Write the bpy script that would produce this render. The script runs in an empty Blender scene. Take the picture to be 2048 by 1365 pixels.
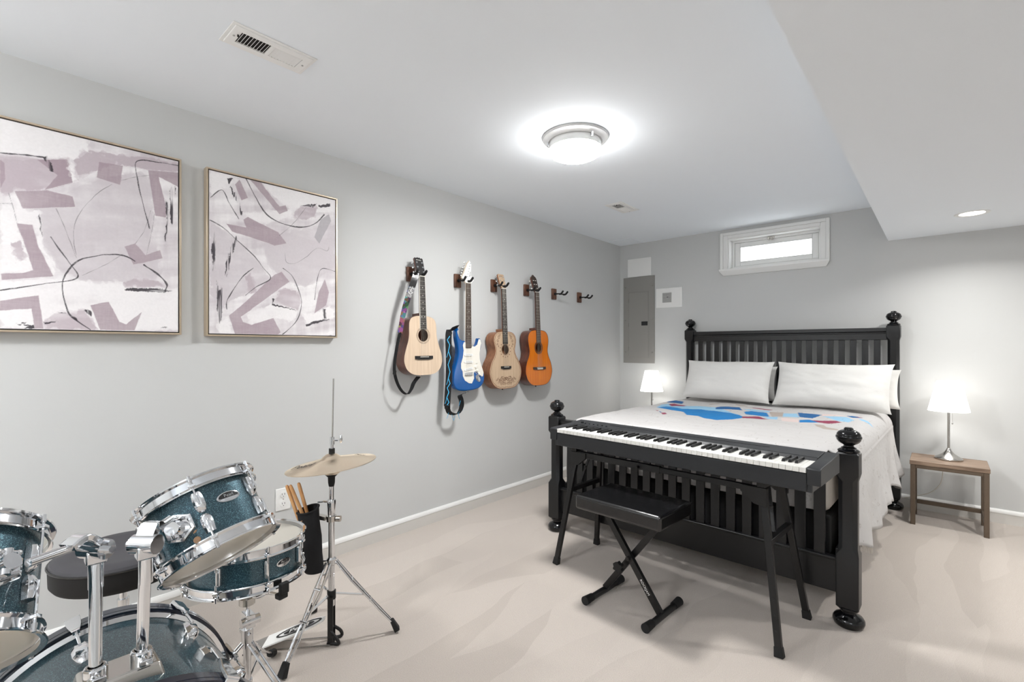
EXPO = 0.79; CANP = 5.5; LAMPP = 1.7; SHADE = 2.5; GLOW = 36.0; GLOW2 = 38.0; FILLP = 19.5; DOWNP = 14.5
TOMLUG = (1.45, 0.395, 0.80); BADGE_OFF = 0.5; SNLUG = (1.05, 0.53, 0.54); SNB = 1.15; BDPH = 0.2; MNT = (1.40, 0.300, 0.855)
HT1 = (1.40, 0.312, 0.868); HT2 = (1.47, 0.07, 0.865)
# Basement music bedroom: drum kit, wall of guitars, digital piano, bed.
import bpy, math, random
from mathutils import Vector, Matrix, noise
from mathutils.geometry import tessellate_polygon
PI = math.pi
R_ = math.radians
random.seed(7)
SC = bpy.context.scene
COL = SC.collection

# ------------------------------------------------------------------ materials
def lin(c):
    c = c / 255.0
    return c / 12.92 if c <= 0.04045 else ((c + 0.055) / 1.055) ** 2.4
def rgb(r, g, b): return (lin(r), lin(g), lin(b), 1.0)
MATS = {}
def mat(name, col, rough=0.5, metal=0.0, nz=(30.0, 0.04), bump=None, coat=0.0, spec=None, emit=None, estr=0.0):
    m = bpy.data.materials.new(name); m.use_nodes = True
    nt = m.node_tree; b = nt.nodes['Principled BSDF']
    b.inputs['Roughness'].default_value = rough; b.inputs['Metallic'].default_value = metal
    if coat: b.inputs['Coat Weight'].default_value = coat; b.inputs['Coat Roughness'].default_value = 0.08
    if spec is not None: b.inputs['Specular IOR Level'].default_value = spec
    tc = nt.nodes.new('ShaderNodeTexCoord')
    n = nt.nodes.new('ShaderNodeTexNoise'); n.inputs['Scale'].default_value = nz[0]; n.inputs['Detail'].default_value = 3
    nt.links.new(tc.outputs['Object'], n.inputs['Vector'])
    mx = nt.nodes.new('ShaderNodeMix'); mx.data_type = 'RGBA'
    a = nz[1]
    mx.inputs[6].default_value = tuple(c * (1 - a) for c in col[:3]) + (1,)
    mx.inputs[7].default_value = tuple(min(1, c * (1 + a)) for c in col[:3]) + (1,)
    nt.links.new(n.outputs['Fac'], mx.inputs[0]); nt.links.new(mx.outputs[2], b.inputs['Base Color'])
    if bump:
        n2 = nt.nodes.new('ShaderNodeTexNoise'); n2.inputs['Scale'].default_value = bump[0]; n2.inputs['Detail'].default_value = 4
        nt.links.new(tc.outputs['Object'], n2.inputs['Vector'])
        bp = nt.nodes.new('ShaderNodeBump'); bp.inputs['Strength'].default_value = bump[1]; bp.inputs['Distance'].default_value = bump[2] if len(bump) > 2 else 0.002
        nt.links.new(n2.outputs['Fac'], bp.inputs['Height']); nt.links.new(bp.outputs['Normal'], b.inputs['Normal'])
    if emit:
        b.inputs['Emission Color'].default_value = emit; b.inputs['Emission Strength'].default_value = estr
    MATS[name] = m
    return m
def wood(name, c1, c2, rough=0.4, scale=(3, 40, 3), coat=0.0):
    m = bpy.data.materials.new(name); m.use_nodes = True
    nt = m.node_tree; b = nt.nodes['Principled BSDF']; b.inputs['Roughness'].default_value = rough
    b.inputs['Coat Weight'].default_value = coat; b.inputs['Coat Roughness'].default_value = 0.06
    tc = nt.nodes.new('ShaderNodeTexCoord'); mp = nt.nodes.new('ShaderNodeMapping'); mp.inputs['Scale'].default_value = scale
    n = nt.nodes.new('ShaderNodeTexNoise'); n.inputs['Scale'].default_value = 2.0; n.inputs['Detail'].default_value = 6; n.inputs['Distortion'].default_value = 0.6
    r = nt.nodes.new('ShaderNodeValToRGB'); r.color_ramp.elements[0].color = c1; r.color_ramp.elements[1].color = c2
    r.color_ramp.elements[0].position = 0.35; r.color_ramp.elements[1].position = 0.65
    nt.links.new(tc.outputs['Object'], mp.inputs['Vector']); nt.links.new(mp.outputs['Vector'], n.inputs['Vector'])
    nt.links.new(n.outputs['Fac'], r.inputs['Fac']); nt.links.new(r.outputs['Color'], b.inputs['Base Color'])
    MATS[name] = m
    return m

M_wall = mat('wall_paint', rgb(204, 205, 204), 0.75, nz=(2.0, 0.012), bump=(220, 0.05, 0.001))
M_ceil = mat('ceiling_paint', rgb(241, 246, 251), 0.85, nz=(2.0, 0.008), bump=(250, 0.05, 0.001))
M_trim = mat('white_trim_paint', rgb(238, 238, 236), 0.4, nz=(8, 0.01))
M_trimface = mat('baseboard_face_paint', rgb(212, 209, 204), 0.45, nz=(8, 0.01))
M_black = mat('black_satin_lacquer', rgb(14, 15, 17), 0.36, nz=(12, 0.15))
M_blackgloss = mat('black_gloss_lacquer', rgb(12, 13, 16), 0.14, nz=(12, 0.1))
M_steelblack = mat('black_powder_coat', rgb(13, 13, 14), 0.4, nz=(80, 0.15), bump=(600, 0.1, 0.0005))
M_rubber = mat('black_rubber', rgb(16, 16, 17), 0.7, nz=(60, 0.15))
M_plastic = mat('charcoal_plastic', rgb(33, 35, 38), 0.42, nz=(200, 0.06), bump=(900, 0.08, 0.0004))
M_plasticdk = mat('dark_plastic', rgb(24, 25, 28), 0.5, nz=(200, 0.06))
M_wkey = mat('white_key_plastic', rgb(240, 239, 234), 0.25, nz=(40, 0.01))
M_bkey = mat('black_key_plastic', rgb(18, 18, 19), 0.3, nz=(40, 0.08))
M_chrome = mat('polished_chrome', rgb(225, 226, 228), 0.07, 1.0, nz=(5, 0.02))
M_steel = mat('brushed_steel', rgb(190, 188, 184), 0.25, 1.0, nz=(60, 0.05))
M_nickel = mat('satin_nickel', rgb(200, 196, 190), 0.22, 1.0, nz=(40, 0.03))
def skin(name, c, rough, tr):
    m = mat(name, c, rough, nz=(30, 0.015)); nt = m.node_tree; b = nt.nodes['Principled BSDF']
    t = nt.nodes.new('ShaderNodeBsdfTranslucent'); t.inputs['Color'].default_value = c
    mx = nt.nodes.new('ShaderNodeMixShader'); mx.inputs['Fac'].default_value = tr
    nt.links.new(b.outputs[0], mx.inputs[1]); nt.links.new(t.outputs[0], mx.inputs[2]); nt.links.new(mx.outputs[0], nt.nodes['Material Output'].inputs['Surface'])
    return m
M_head = skin('white_drum_head', rgb(236, 232, 222), 0.45, 0.45)
M_headclear = skin('clear_resonant_head', rgb(240, 230, 214), 0.22, 0.2)
M_vinyl = mat('black_vinyl', rgb(17, 17, 19), 0.24, nz=(6, 0.2), bump=(24, 0.3, 0.004), spec=0.8)
M_clothblk = mat('black_canvas_cloth', rgb(16, 17, 20), 0.85, nz=(120, 0.2), bump=(500, 0.3, 0.001))
M_stick = wood('hickory', rgb(190, 135, 85), rgb(214, 165, 112), 0.45, (20, 20, 4))
M_pillow = mat('white_cotton', rgb(218, 217, 214), 0.85, nz=(14, 0.015), bump=(9, 0.5, 0.012))
M_sheet = mat('mattress_cloth', rgb(214, 206, 196), 0.85, nz=(20, 0.03), bump=(60, 0.3, 0.003))
M_boxspring = mat('dark_box_spring_cloth', rgb(16, 16, 17), 0.9, nz=(60, 0.1))
M_panel = mat('grey_enamel', rgb(142, 140, 136), 0.45, nz=(20, 0.02))
M_device = mat('grey_device_plastic', rgb(165, 165, 163), 0.4, nz=(60, 0.04))
M_dark = mat('dark_matte', rgb(40, 36, 34), 0.8, nz=(30, 0.1))
M_ink = mat('dark_ink', rgb(28, 28, 30), 0.6, nz=(30, 0.1))
M_whiteplastic = mat('white_plastic', rgb(240, 240, 238), 0.35, nz=(60, 0.01))
M_gold = mat('champagne_frame', rgb(205, 188, 165), 0.3, 0.7, nz=(40, 0.05))
M_oak = wood('rustic_oak', rgb(112, 92, 76), rgb(152, 130, 111), 0.5, (3, 26, 26))
M_bronze = mat('bronze_brown_metal', rgb(104, 90, 76), 0.5, 0.35, nz=(50, 0.15))
M_hookwood = wood('walnut', rgb(70, 42, 30), rgb(112, 74, 54), 0.5, (4, 40, 4))
M_spruce = wood('pale_spruce', rgb(208, 184, 158), rgb(222, 200, 176), 0.3, (60, 2, 60), 0.4)
M_spruce2 = wood('natural_spruce', rgb(184, 157, 128), rgb(200, 174, 146), 0.45, (60, 2, 60), 0.1)
M_orange = wood('amber_top', rgb(206, 106, 6), rgb(220, 122, 14), 0.25, (60, 2, 60), 0.5)
M_mahog = wood('mahogany', rgb(70, 34, 22), rgb(104, 54, 34), 0.3, (40, 3, 40), 0.4)
M_mahog2 = wood('light_mahogany', rgb(120, 78, 52), rgb(148, 100, 70), 0.4, (40, 3, 40), 0.1)
M_rose = wood('rosewood', rgb(48, 34, 28), rgb(72, 54, 44), 0.45, (60, 4, 60))
M_ebony = mat('ebony', rgb(28, 26, 26), 0.45, nz=(60, 0.15))
M_maple = wood('maple', rgb(222, 205, 178), rgb(236, 222, 200), 0.35, (60, 4, 60), 0.3)
M_ivory = mat('ivory_plastic', rgb(238, 234, 224), 0.35, nz=(40, 0.02))
M_blue = mat('blue_lacquer', rgb(2, 84, 156), 0.14, nz=(12, 0.05), coat=0.6)
M_brownline = mat('burnt_brown_inlay', rgb(96, 60, 38), 0.5, nz=(40, 0.1))
M_string = mat('string_wire', rgb(205, 198, 186), 0.3, 0.8, nz=(40, 0.05))
M_cyan = mat('cyan_lightning_print', rgb(70, 185, 235), 0.7, nz=(60, 0.1))
M_amber = mat('amber_plug', rgb(190, 150, 115), 0.5, nz=(60, 0.1))
M_fret = M_nickel

def sparkle():
    m = bpy.data.materials.new('teal_sparkle_wrap'); m.use_nodes = True
    nt = m.node_tree; b = nt.nodes['Principled BSDF']
    tc = nt.nodes.new('ShaderNodeTexCoord')
    v = nt.nodes.new('ShaderNodeTexVoronoi'); v.inputs['Scale'].default_value = 800
    nt.links.new(tc.outputs['Object'], v.inputs['Vector'])
    sp = nt.nodes.new('ShaderNodeSeparateColor'); nt.links.new(v.outputs['Color'], sp.inputs['Color'])
    r = nt.nodes.new('ShaderNodeValToRGB')
    e = r.color_ramp.elements; e[0].position = 0.0; e[0].color = rgb(26, 52, 64); e[1].position = 0.8; e[1].color = rgb(44, 78, 90)
    e2 = e.new(0.985); e2.color = rgb(110, 150, 160)
    nt.links.new(sp.outputs[0], r.inputs['Fac']); nt.links.new(r.outputs['Color'], b.inputs['Base Color'])
    b.inputs['Metallic'].default_value = 0.55; b.inputs['Roughness'].default_value = 0.36
    b.inputs['Coat Weight'].default_value = 0.7; b.inputs['Coat Roughness'].default_value = 0.06
    nm = nt.nodes.new('ShaderNodeBump'); nm.inputs['Strength'].default_value = 0.5; nm.inputs['Distance'].default_value = 0.001
    nt.links.new(sp.outputs[1], nm.inputs['Height']); nt.links.new(nm.outputs['Normal'], b.inputs['Normal'])
    return m
M_sparkle = sparkle()
M_hoopblue = mat('dark_blue_hoop_lacquer', rgb(22, 30, 48), 0.2, nz=(20, 0.1), coat=0.5)

def cymbal_mat():
    m = bpy.data.materials.new('brass_cymbal'); m.use_nodes = True
    nt = m.node_tree; b = nt.nodes['Principled BSDF']
    b.inputs['Metallic'].default_value = 1.0; b.inputs['Roughness'].default_value = 0.36; b.inputs['Anisotropic'].default_value = 0.8
    t = nt.nodes.new('ShaderNodeTangent'); t.direction_type = 'RADIAL'; t.axis = 'Z'
    nt.links.new(t.outputs['Tangent'], b.inputs['Tangent'])
    tc = nt.nodes.new('ShaderNodeTexCoord'); n = nt.nodes.new('ShaderNodeTexNoise'); n.inputs['Scale'].default_value = 9
    nt.links.new(tc.outputs['Object'], n.inputs['Vector'])
    mx = nt.nodes.new('ShaderNodeMix'); mx.data_type = 'RGBA'
    mx.inputs[6].default_value = rgb(222, 205, 182); mx.inputs[7].default_value = rgb(234, 220, 200)
    nt.links.new(n.outputs['Fac'], mx.inputs[0]); nt.links.new(mx.outputs[2], b.inputs['Base Color'])
    return m
M_cymbal = cymbal_mat()

def carpet():
    m = bpy.data.materials.new('beige_carpet'); m.use_nodes = True
    nt = m.node_tree; b = nt.nodes['Principled BSDF']; b.inputs['Roughness'].default_value = 0.95
    b.inputs['Specular IOR Level'].default_value = 0.1
    b.inputs['Sheen Weight'].default_value = 0.25; b.inputs['Sheen Roughness'].default_value = 0.6
    tc = nt.nodes.new('ShaderNodeTexCoord')
    n = nt.nodes.new('ShaderNodeTexNoise'); n.inputs['Scale'].default_value = 330; n.inputs['Detail'].default_value = 4
    nt.links.new(tc.outputs['Object'], n.inputs['Vector'])
    # vacuum tracks: pile lying in long strokes that fan out over the floor
    mp = nt.nodes.new('ShaderNodeMapping'); mp.inputs['Rotation'].default_value = (0, 0, R_(-52)); mp.inputs['Scale'].default_value = (5.5, 0.55, 1)
    v = nt.nodes.new('ShaderNodeTexVoronoi'); v.inputs['Scale'].default_value = 1.0
    wn = nt.nodes.new('ShaderNodeTexNoise'); wn.inputs['Scale'].default_value = 1.2
    nt.links.new(tc.outputs['Object'], wn.inputs['Vector'])
    va = nt.nodes.new('ShaderNodeVectorMath'); va.operation = 'MULTIPLY_ADD'
    va.inputs[1].default_value = (0.35, 0.35, 0); nt.links.new(wn.outputs['Color'], va.inputs[0]); nt.links.new(tc.outputs['Object'], va.inputs[2])
    nt.links.new(va.outputs['Vector'], mp.inputs['Vector']); nt.links.new(mp.outputs['Vector'], v.inputs['Vector'])
    sp = nt.nodes.new('ShaderNodeSeparateColor'); nt.links.new(v.outputs['Color'], sp.inputs['Color'])
    add = nt.nodes.new('ShaderNodeMath'); add.operation = 'MULTIPLY_ADD'; add.inputs[1].default_value = 0.20; add.inputs[2].default_value = 0.0
    nt.links.new(sp.outputs[0], add.inputs[0])
    ad2 = nt.nodes.new('ShaderNodeMath'); ad2.operation = 'MULTIPLY_ADD'; ad2.inputs[1].default_value = 1.0
    nt.links.new(n.outputs['Fac'], ad2.inputs[0]); nt.links.new(add.outputs[0], ad2.inputs[2])
    mx = nt.nodes.new('ShaderNodeMix'); mx.data_type = 'RGBA'
    mx.inputs[6].default_value = rgb(156, 145, 135); mx.inputs[7].default_value = rgb(216, 206, 197)
    nt.links.new(ad2.outputs[0], mx.inputs[0]); nt.links.new(mx.outputs[2], b.inputs['Base Color'])
    bp = nt.nodes.new('ShaderNodeBump'); bp.inputs['Strength'].default_value = 0.6; bp.inputs['Distance'].default_value = 0.004
    nt.links.new(n.outputs['Fac'], bp.inputs['Height']); nt.links.new(bp.outputs['Normal'], b.inputs['Normal'])
    return m
M_carpet = carpet()

def emis(name, col, strength):
    m = bpy.data.materials.new(name); m.use_nodes = True
    nt = m.node_tree; nt.nodes.remove(nt.nodes['Principled BSDF'])
    e = nt.nodes.new('ShaderNodeEmission'); e.inputs['Strength'].default_value = strength
    tc = nt.nodes.new('ShaderNodeTexCoord'); n = nt.nodes.new('ShaderNodeTexNoise'); n.inputs['Scale'].default_value = 6
    mx = nt.nodes.new('ShaderNodeMix'); mx.data_type = 'RGBA'; mx.inputs[6].default_value = tuple(c * 0.97 for c in col[:3]) + (1,); mx.inputs[7].default_value = col
    nt.links.new(tc.outputs['Object'], n.inputs['Vector']); nt.links.new(n.outputs['Fac'], mx.inputs[0]); nt.links.new(mx.outputs[2], e.inputs['Color'])
    nt.links.new(e.outputs[0], nt.nodes['Material Output'].inputs['Surface'])
    return m
M_glow = emis('lit_opal_glass', (1, 0.995, 0.985, 1), GLOW)
M_glow_far = emis('lit_opal_glass_dimmer', (1, 0.995, 0.985, 1), GLOW2)
M_shade = emis('lit_lamp_shade', (1, 0.97, 0.92, 1), SHADE)
M_can = emis('lit_recessed_lens', (1, 0.97, 0.92, 1), 6.0)
M_opal = mat('frosted_glass_band', rgb(226, 226, 224), 0.25, nz=(10, 0.01))

def glass():
    m = bpy.data.materials.new('window_glass'); m.use_nodes = True
    nt = m.node_tree; nt.nodes.remove(nt.nodes['Principled BSDF'])
    t = nt.nodes.new('ShaderNodeBsdfTransparent'); g = nt.nodes.new('ShaderNodeBsdfGlossy'); g.inputs['Roughness'].default_value = 0.02
    n = nt.nodes.new('ShaderNodeTexNoise'); n.inputs['Scale'].default_value = 3
    mr = nt.nodes.new('ShaderNodeMapRange'); mr.inputs['To Min'].default_value = 0.05; mr.inputs['To Max'].default_value = 0.07
    nt.links.new(n.outputs['Fac'], mr.inputs['Value'])
    mx = nt.nodes.new('ShaderNodeMixShader'); nt.links.new(mr.outputs[0], mx.inputs['Fac'])
    nt.links.new(t.outputs[0], mx.inputs[1]); nt.links.new(g.outputs[0], mx.inputs[2]); nt.links.new(mx.outputs[0], nt.nodes['Material Output'].inputs['Surface'])
    return m
M_glass = glass()
# ------------------------------------------------------------------ mesh builder
def frame(z, x=None):
    """rotation whose local z points along z"""
    z = Vector(z).normalized()
    x = Vector(x) if x is not None else (Vector((0, 0, 1)) if abs(z.z) < 0.9 else Vector((1, 0, 0)))
    x = (x - z * x.dot(z)).normalized(); y = z.cross(x)
    return Matrix((x, y, z)).transposed().to_4x4()
class B:
    def __init__(s, M=None):
        s.v = []; s.f = []; s.mi = []; s.sm = []; s.M = M or Matrix.Identity(4)
    def add(s, vs, fs, m=0, sm=False):
        o = len(s.v); s.v += [s.M @ Vector(p) for p in vs]
        for f in fs: s.f.append([i + o for i in f]); s.mi.append(m); s.sm.append(sm)
        return s
    def box(s, x0, x1, y0, y1, z0, z1, m=0):
        vs = [(x, y, z) for z in (z0, z1) for y in (y0, y1) for x in (x0, x1)]
        return s.add(vs, [(0, 2, 3, 1), (4, 5, 7, 6), (0, 1, 5, 4), (2, 6, 7, 3), (0, 4, 6, 2), (1, 3, 7, 5)], m)
    def bar(s, p0, p1, w, h, up=(0, 0, 1), m=0, w1=None, h1=None):
        """square bar from p0 to p1; w across, h along up"""
        p0, p1 = Vector(p0), Vector(p1); d = (p1 - p0).normalized(); up = Vector(up); up = (up - d * up.dot(d)).normalized(); x = d.cross(up)
        w1 = w if w1 is None else w1; h1 = h if h1 is None else h1
        vs = [p0 + x * a * w / 2 + up * b * h / 2 for a, b in ((-1, -1), (1, -1), (1, 1), (-1, 1))] + [p1 + x * a * w1 / 2 + up * b * h1 / 2 for a, b in ((-1, -1), (1, -1), (1, 1), (-1, 1))]
        return s.add(vs, [(0, 3, 2, 1), (4, 5, 6, 7), (0, 1, 5, 4), (1, 2, 6, 5), (2, 3, 7, 6), (3, 0, 4, 7)], m)
    def cyl(s, p0, p1, r0, r1=None, n=16, m=0, caps=True):
        p0, p1 = Vector(p0), Vector(p1); F = frame(p1 - p0).to_3x3(); r1 = r0 if r1 is None else r1
        vs = []
        for p, r in ((p0, r0), (p1, r1)):
            for i in range(n):
                a = 2 * PI * i / n; vs.append(p + F @ Vector((math.cos(a) * r, math.sin(a) * r, 0)))
        s.add(vs, [(i, (i + 1) % n, n + (i + 1) % n, n + i) for i in range(n)], m, True)
        if caps: s.add(vs, [tuple(range(n))[::-1], tuple(range(n, 2 * n))], m)
        return s
    def lathe(s, prof, n=32, m=0, c=(0, 0, 0), F=None, mats=None, closed=False):
        c = Vector(c); F = F.to_3x3() if F else Matrix.Identity(3); vs = []
        for r, z in prof:
            for i in range(n):
                a = 2 * PI * i / n; vs.append(c + F @ Vector((math.cos(a) * r, math.sin(a) * r, z)))
        k = len(prof); o = len(s.v)
        for j in range(k if closed else k - 1):
            j2 = (j + 1) % k
            s.add([], [], 0)
            fs = [(j * n + i, j * n + (i + 1) % n, j2 * n + (i + 1) % n, j2 * n + i) for i in range(n)]
            mm = mats[j] if mats else m
            for f in fs: s.f.append([q + o for q in f]); s.mi.append(mm); s.sm.append(True)
        s.v += [s.M @ p for p in vs]
        return s
    def tube(s, pts, r, n=8, m=0, closed=False):
        P = [Vector(p) for p in pts]; N = len(P); rs = r if isinstance(r, (list, tuple)) else [r] * N
        T = [((P[(i + 1) % N] if closed or i < N - 1 else P[i]) - (P[i - 1] if closed or i > 0 else P[i])).normalized() for i in range(N)]
        x = frame(T[0]).to_3x3() @ Vector((1, 0, 0)); vs = []
        for i in range(N):
            x = (x - T[i] * x.dot(T[i])).normalized(); y = T[i].cross(x)
            for k in range(n):
                a = 2 * PI * k / n; vs.append(P[i] + (x * math.cos(a) + y * math.sin(a)) * rs[i])
        fs = [(i * n + k, i * n + (k + 1) % n, ((i + 1) % N) * n + (k + 1) % n, ((i + 1) % N) * n + k) for i in range(N if closed else N - 1) for k in range(n)]
        s.add(vs, fs, m, True)
        if not closed: s.add(vs, [tuple(range(n))[::-1], tuple(range((N - 1) * n, N * n))], m)
        return s
    def ribbon(s, pts, wdirs, w, t, m=0):
        P = [Vector(p) for p in pts]; N = len(P); ws = w if isinstance(w, (list, tuple)) else [w] * N; vs = []
        for i in range(N):
            T = (P[min(i + 1, N - 1)] - P[max(i - 1, 0)]).normalized(); d = Vector(wdirs[i] if isinstance(wdirs[0], (list, tuple, Vector)) else wdirs)
            d = (d - T * d.dot(T)).normalized(); nn = T.cross(d)
            for a, b in ((-1, -1), (1, -1), (1, 1), (-1, 1)): vs.append(P[i] + d * a * ws[i] / 2 + nn * b * t / 2)
        fs = [(i * 4 + k, i * 4 + (k + 1) % 4, (i + 1) * 4 + (k + 1) % 4, (i + 1) * 4 + k) for i in range(N - 1) for k in range(4)]
        s.add(vs, fs, m, True); s.add(vs, [(3, 2, 1, 0), tuple(range((N - 1) * 4, N * 4))], m)
        return s
    def prism(s, out, z0, z1, m=0, mside=None, inset=None):
        """2-D outline in xy extruded z0..z1; inset=(d, dz) rounds the top edge"""
        n = len(out); tri = tessellate_polygon([[Vector((p[0], p[1], 0)) for p in out]]); ms = m if mside is None else mside
        ar = sum(out[i][0] * out[(i + 1) % n][1] - out[(i + 1) % n][0] * out[i][1] for i in range(n)); sg = 1 if ar > 0 else -1
        def fix(o, z, t):
            return t if False else t
        vs = [(p[0], p[1], z0) for p in out] + [(p[0], p[1], z1) for p in out]
        if inset:
            d, dz = inset; top = offset2(out, -d * sg)
            vs = [(p[0], p[1], z0) for p in out] + [(p[0], p[1], z1 - dz) for p in out] + [(p[0], p[1], z1 - dz * 0.3) for p in offset2(out, -d * sg * 0.3)] + [(p[0], p[1], z1) for p in top]
        L = len(vs) // n
        for j in range(L - 1):
            s.add(vs, [((j * n + i), (j * n + (i + 1) % n), ((j + 1) * n + (i + 1) % n), ((j + 1) * n + i)) if sg > 0 else ((j * n + i), ((j + 1) * n + i), ((j + 1) * n + (i + 1) % n), (j * n + (i + 1) % n)) for i in range(n)], ms if j == 0 else m, j > 0 or n > 12)
        cap = []
        for t in tri:
            a = (out[t[1]][0] - out[t[0]][0]) * (out[t[2]][1] - out[t[0]][1]) - (out[t[2]][0] - out[t[0]][0]) * (out[t[1]][1] - out[t[0]][1])
            cap.append(tuple(t) if a > 0 else tuple(t)[::-1])
        s.add(vs, [tuple((L - 1) * n + i for i in t) for t in cap], m); s.add(vs, [tuple(t)[::-1] for t in cap], ms)
        return s
    def flat(s, out, z, m=0):
        n = len(out); tri = tessellate_polygon([[Vector((p[0], p[1], 0)) for p in out]]); cap = []
        for t in tri:
            a = (out[t[1]][0] - out[t[0]][0]) * (out[t[2]][1] - out[t[0]][1]) - (out[t[2]][0] - out[t[0]][0]) * (out[t[1]][1] - out[t[0]][1])
            cap.append(tuple(t) if a > 0 else tuple(t)[::-1])
        return s.add([(p[0], p[1], z) for p in out], cap, m)
    def ring(s, outer, inner, z0, z1, m=0):
        n = len(outer); vs = [(p[0], p[1], z) for z in (z0, z1) for p in outer] + [(p[0], p[1], z) for z in (z0, z1) for p in inner]
        q = lambda a, i: a * n + (i % n)
        fs = []
        for i in range(n):
            fs += [(q(0, i), q(0, i + 1), q(1, i + 1), q(1, i)), (q(2, i), q(3, i), q(3, i + 1), q(2, i + 1)), (q(1, i), q(1, i + 1), q(3, i + 1), q(3, i)), (q(0, i), q(2, i), q(2, i + 1), q(0, i + 1))]
        return s.add(vs, fs, m)
    def ball(s, c, r, n=16, m=0, sc=(1, 1, 1)):
        k = n // 2; c = Vector(c)
        vs = []
        for j in range(k + 1):
            a = PI * j / k
            for i in range(n):
                b = 2 * PI * i / n; vs.append(c + Vector((math.sin(a) * math.cos(b) * r * sc[0], math.sin(a) * math.sin(b) * r * sc[1], math.cos(a) * r * sc[2])))
        return s.add(vs, [(j * n + i, (j + 1) * n + i, (j + 1) * n + (i + 1) % n, j * n + (i + 1) % n) for j in range(k) for i in range(n)], m, True)
    def text(s, body, size, M, m=0, ext=0.0004, align='CENTER'):
        cu = bpy.data.curves.new('lettering', 'FONT'); cu.body = body; cu.size = size; cu.extrude = ext; cu.align_x = align; cu.align_y = 'CENTER'; cu.resolution_u = 3
        ob = bpy.data.objects.new('lettering', cu); COL.objects.link(ob); dg = bpy.context.evaluated_depsgraph_get(); dg.update()
        me = bpy.data.meshes.new_from_object(ob.evaluated_get(dg))
        s.add([M @ v.co for v in me.vertices], [tuple(p.vertices) for p in me.polygons], m)
        bpy.data.objects.remove(ob); bpy.data.curves.remove(cu); bpy.data.meshes.remove(me)
        return s
    def obj(s, name, mats, parent=None, bevel=None, seg=2, sharp=35, subsurf=0, solid=None):
        me = bpy.data.meshes.new(name); me.from_pydata([tuple(p) for p in s.v], [], s.f); me.update()
        for mm in (mats if isinstance(mats, (list, tuple)) else [mats]): me.materials.append(mm)
        me.polygons.foreach_set('material_index', s.mi); me.polygons.foreach_set('use_smooth', s.sm if not bevel else [True] * len(s.f))
        me.validate(); me.set_sharp_from_angle(angle=R_(sharp))
        o = bpy.data.objects.new(name, me); COL.objects.link(o)
        if parent: o.parent = parent
        if solid:
            md = o.modifiers.new('thickness', 'SOLIDIFY'); md.thickness = solid; md.offset = -1
        if subsurf:
            md = o.modifiers.new('smooth', 'SUBSURF'); md.levels = md.render_levels = subsurf
        if bevel:
            md = o.modifiers.new('bevel', 'BEVEL'); md.width = bevel; md.segments = seg; md.limit_method = 'ANGLE'; md.angle_limit = R_(40)
        return o
def offset2(out, d):
    n = len(out); r = []
    for i in range(n):
        a, b, c = Vector(out[i - 1][:2]), Vector(out[i][:2]), Vector(out[(i + 1) % n][:2])
        e1 = (b - a); e2 = (c - b)
        e1 = e1.normalized() if e1.length > 1e-9 else e2.normalized(); e2 = e2.normalized() if e2.length > 1e-9 else e1
        n1 = Vector((e1.y, -e1.x)); n2 = Vector((e2.y, -e2.x)); nn = (n1 + n2)
        nn = nn.normalized() if nn.length > 1e-6 else n1
        k = 1.0 / max(0.5, nn.dot(n1)); r.append((b + nn * d * k)[:])
    return r
def spline(P, n=6, closed=False):
    """Catmull-Rom"""
    P = [Vector(p) for p in P]; N = len(P); out = []
    for i in range(N if closed else N - 1):
        p0 = P[(i - 1) % N] if closed or i > 0 else P[0]; p1 = P[i]; p2 = P[(i + 1) % N]; p3 = P[(i + 2) % N] if closed or i + 2 < N else P[-1]
        for k in range(n):
            t = k / n; out.append(0.5 * ((2 * p1) + (p2 - p0) * t + (2 * p0 - 5 * p1 + 4 * p2 - p3) * t * t + (3 * p1 - p0 - 3 * p2 + p3) * t ** 3))
    if not closed: out.append(P[-1])
    return out
def thing(name, label, cat, loc=(0, 0, 0), rotz=0.0, group=None, M=None):
    o = bpy.data.objects.new(name, None); COL.objects.link(o); o.empty_display_size = 0.1
    if M is not None: o.matrix_world = M
    else: o.location = loc; o.rotation_euler = (0, 0, rotz)
    o['label'] = label; o['category'] = cat
    if group: o['group'] = group
    return o
def tag(o, label, cat, group=None):
    o['label'] = label; o['category'] = cat
    if group: o['group'] = group
    return o
def struct(name, b, m, parent=None, **k):
    o = b.obj(name, m, parent, **k)
    if not parent: o['kind'] = 'structure'
    return o
def inst(o, loc=(0, 0, 0), rot=None, parent=None):
    c = o.copy(); COL.objects.link(c)
    if parent: c.parent = parent
    c.location = loc
    if rot: c.rotation_euler = rot
    return c
def T(*p): return Matrix.Translation(Vector(p))
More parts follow.
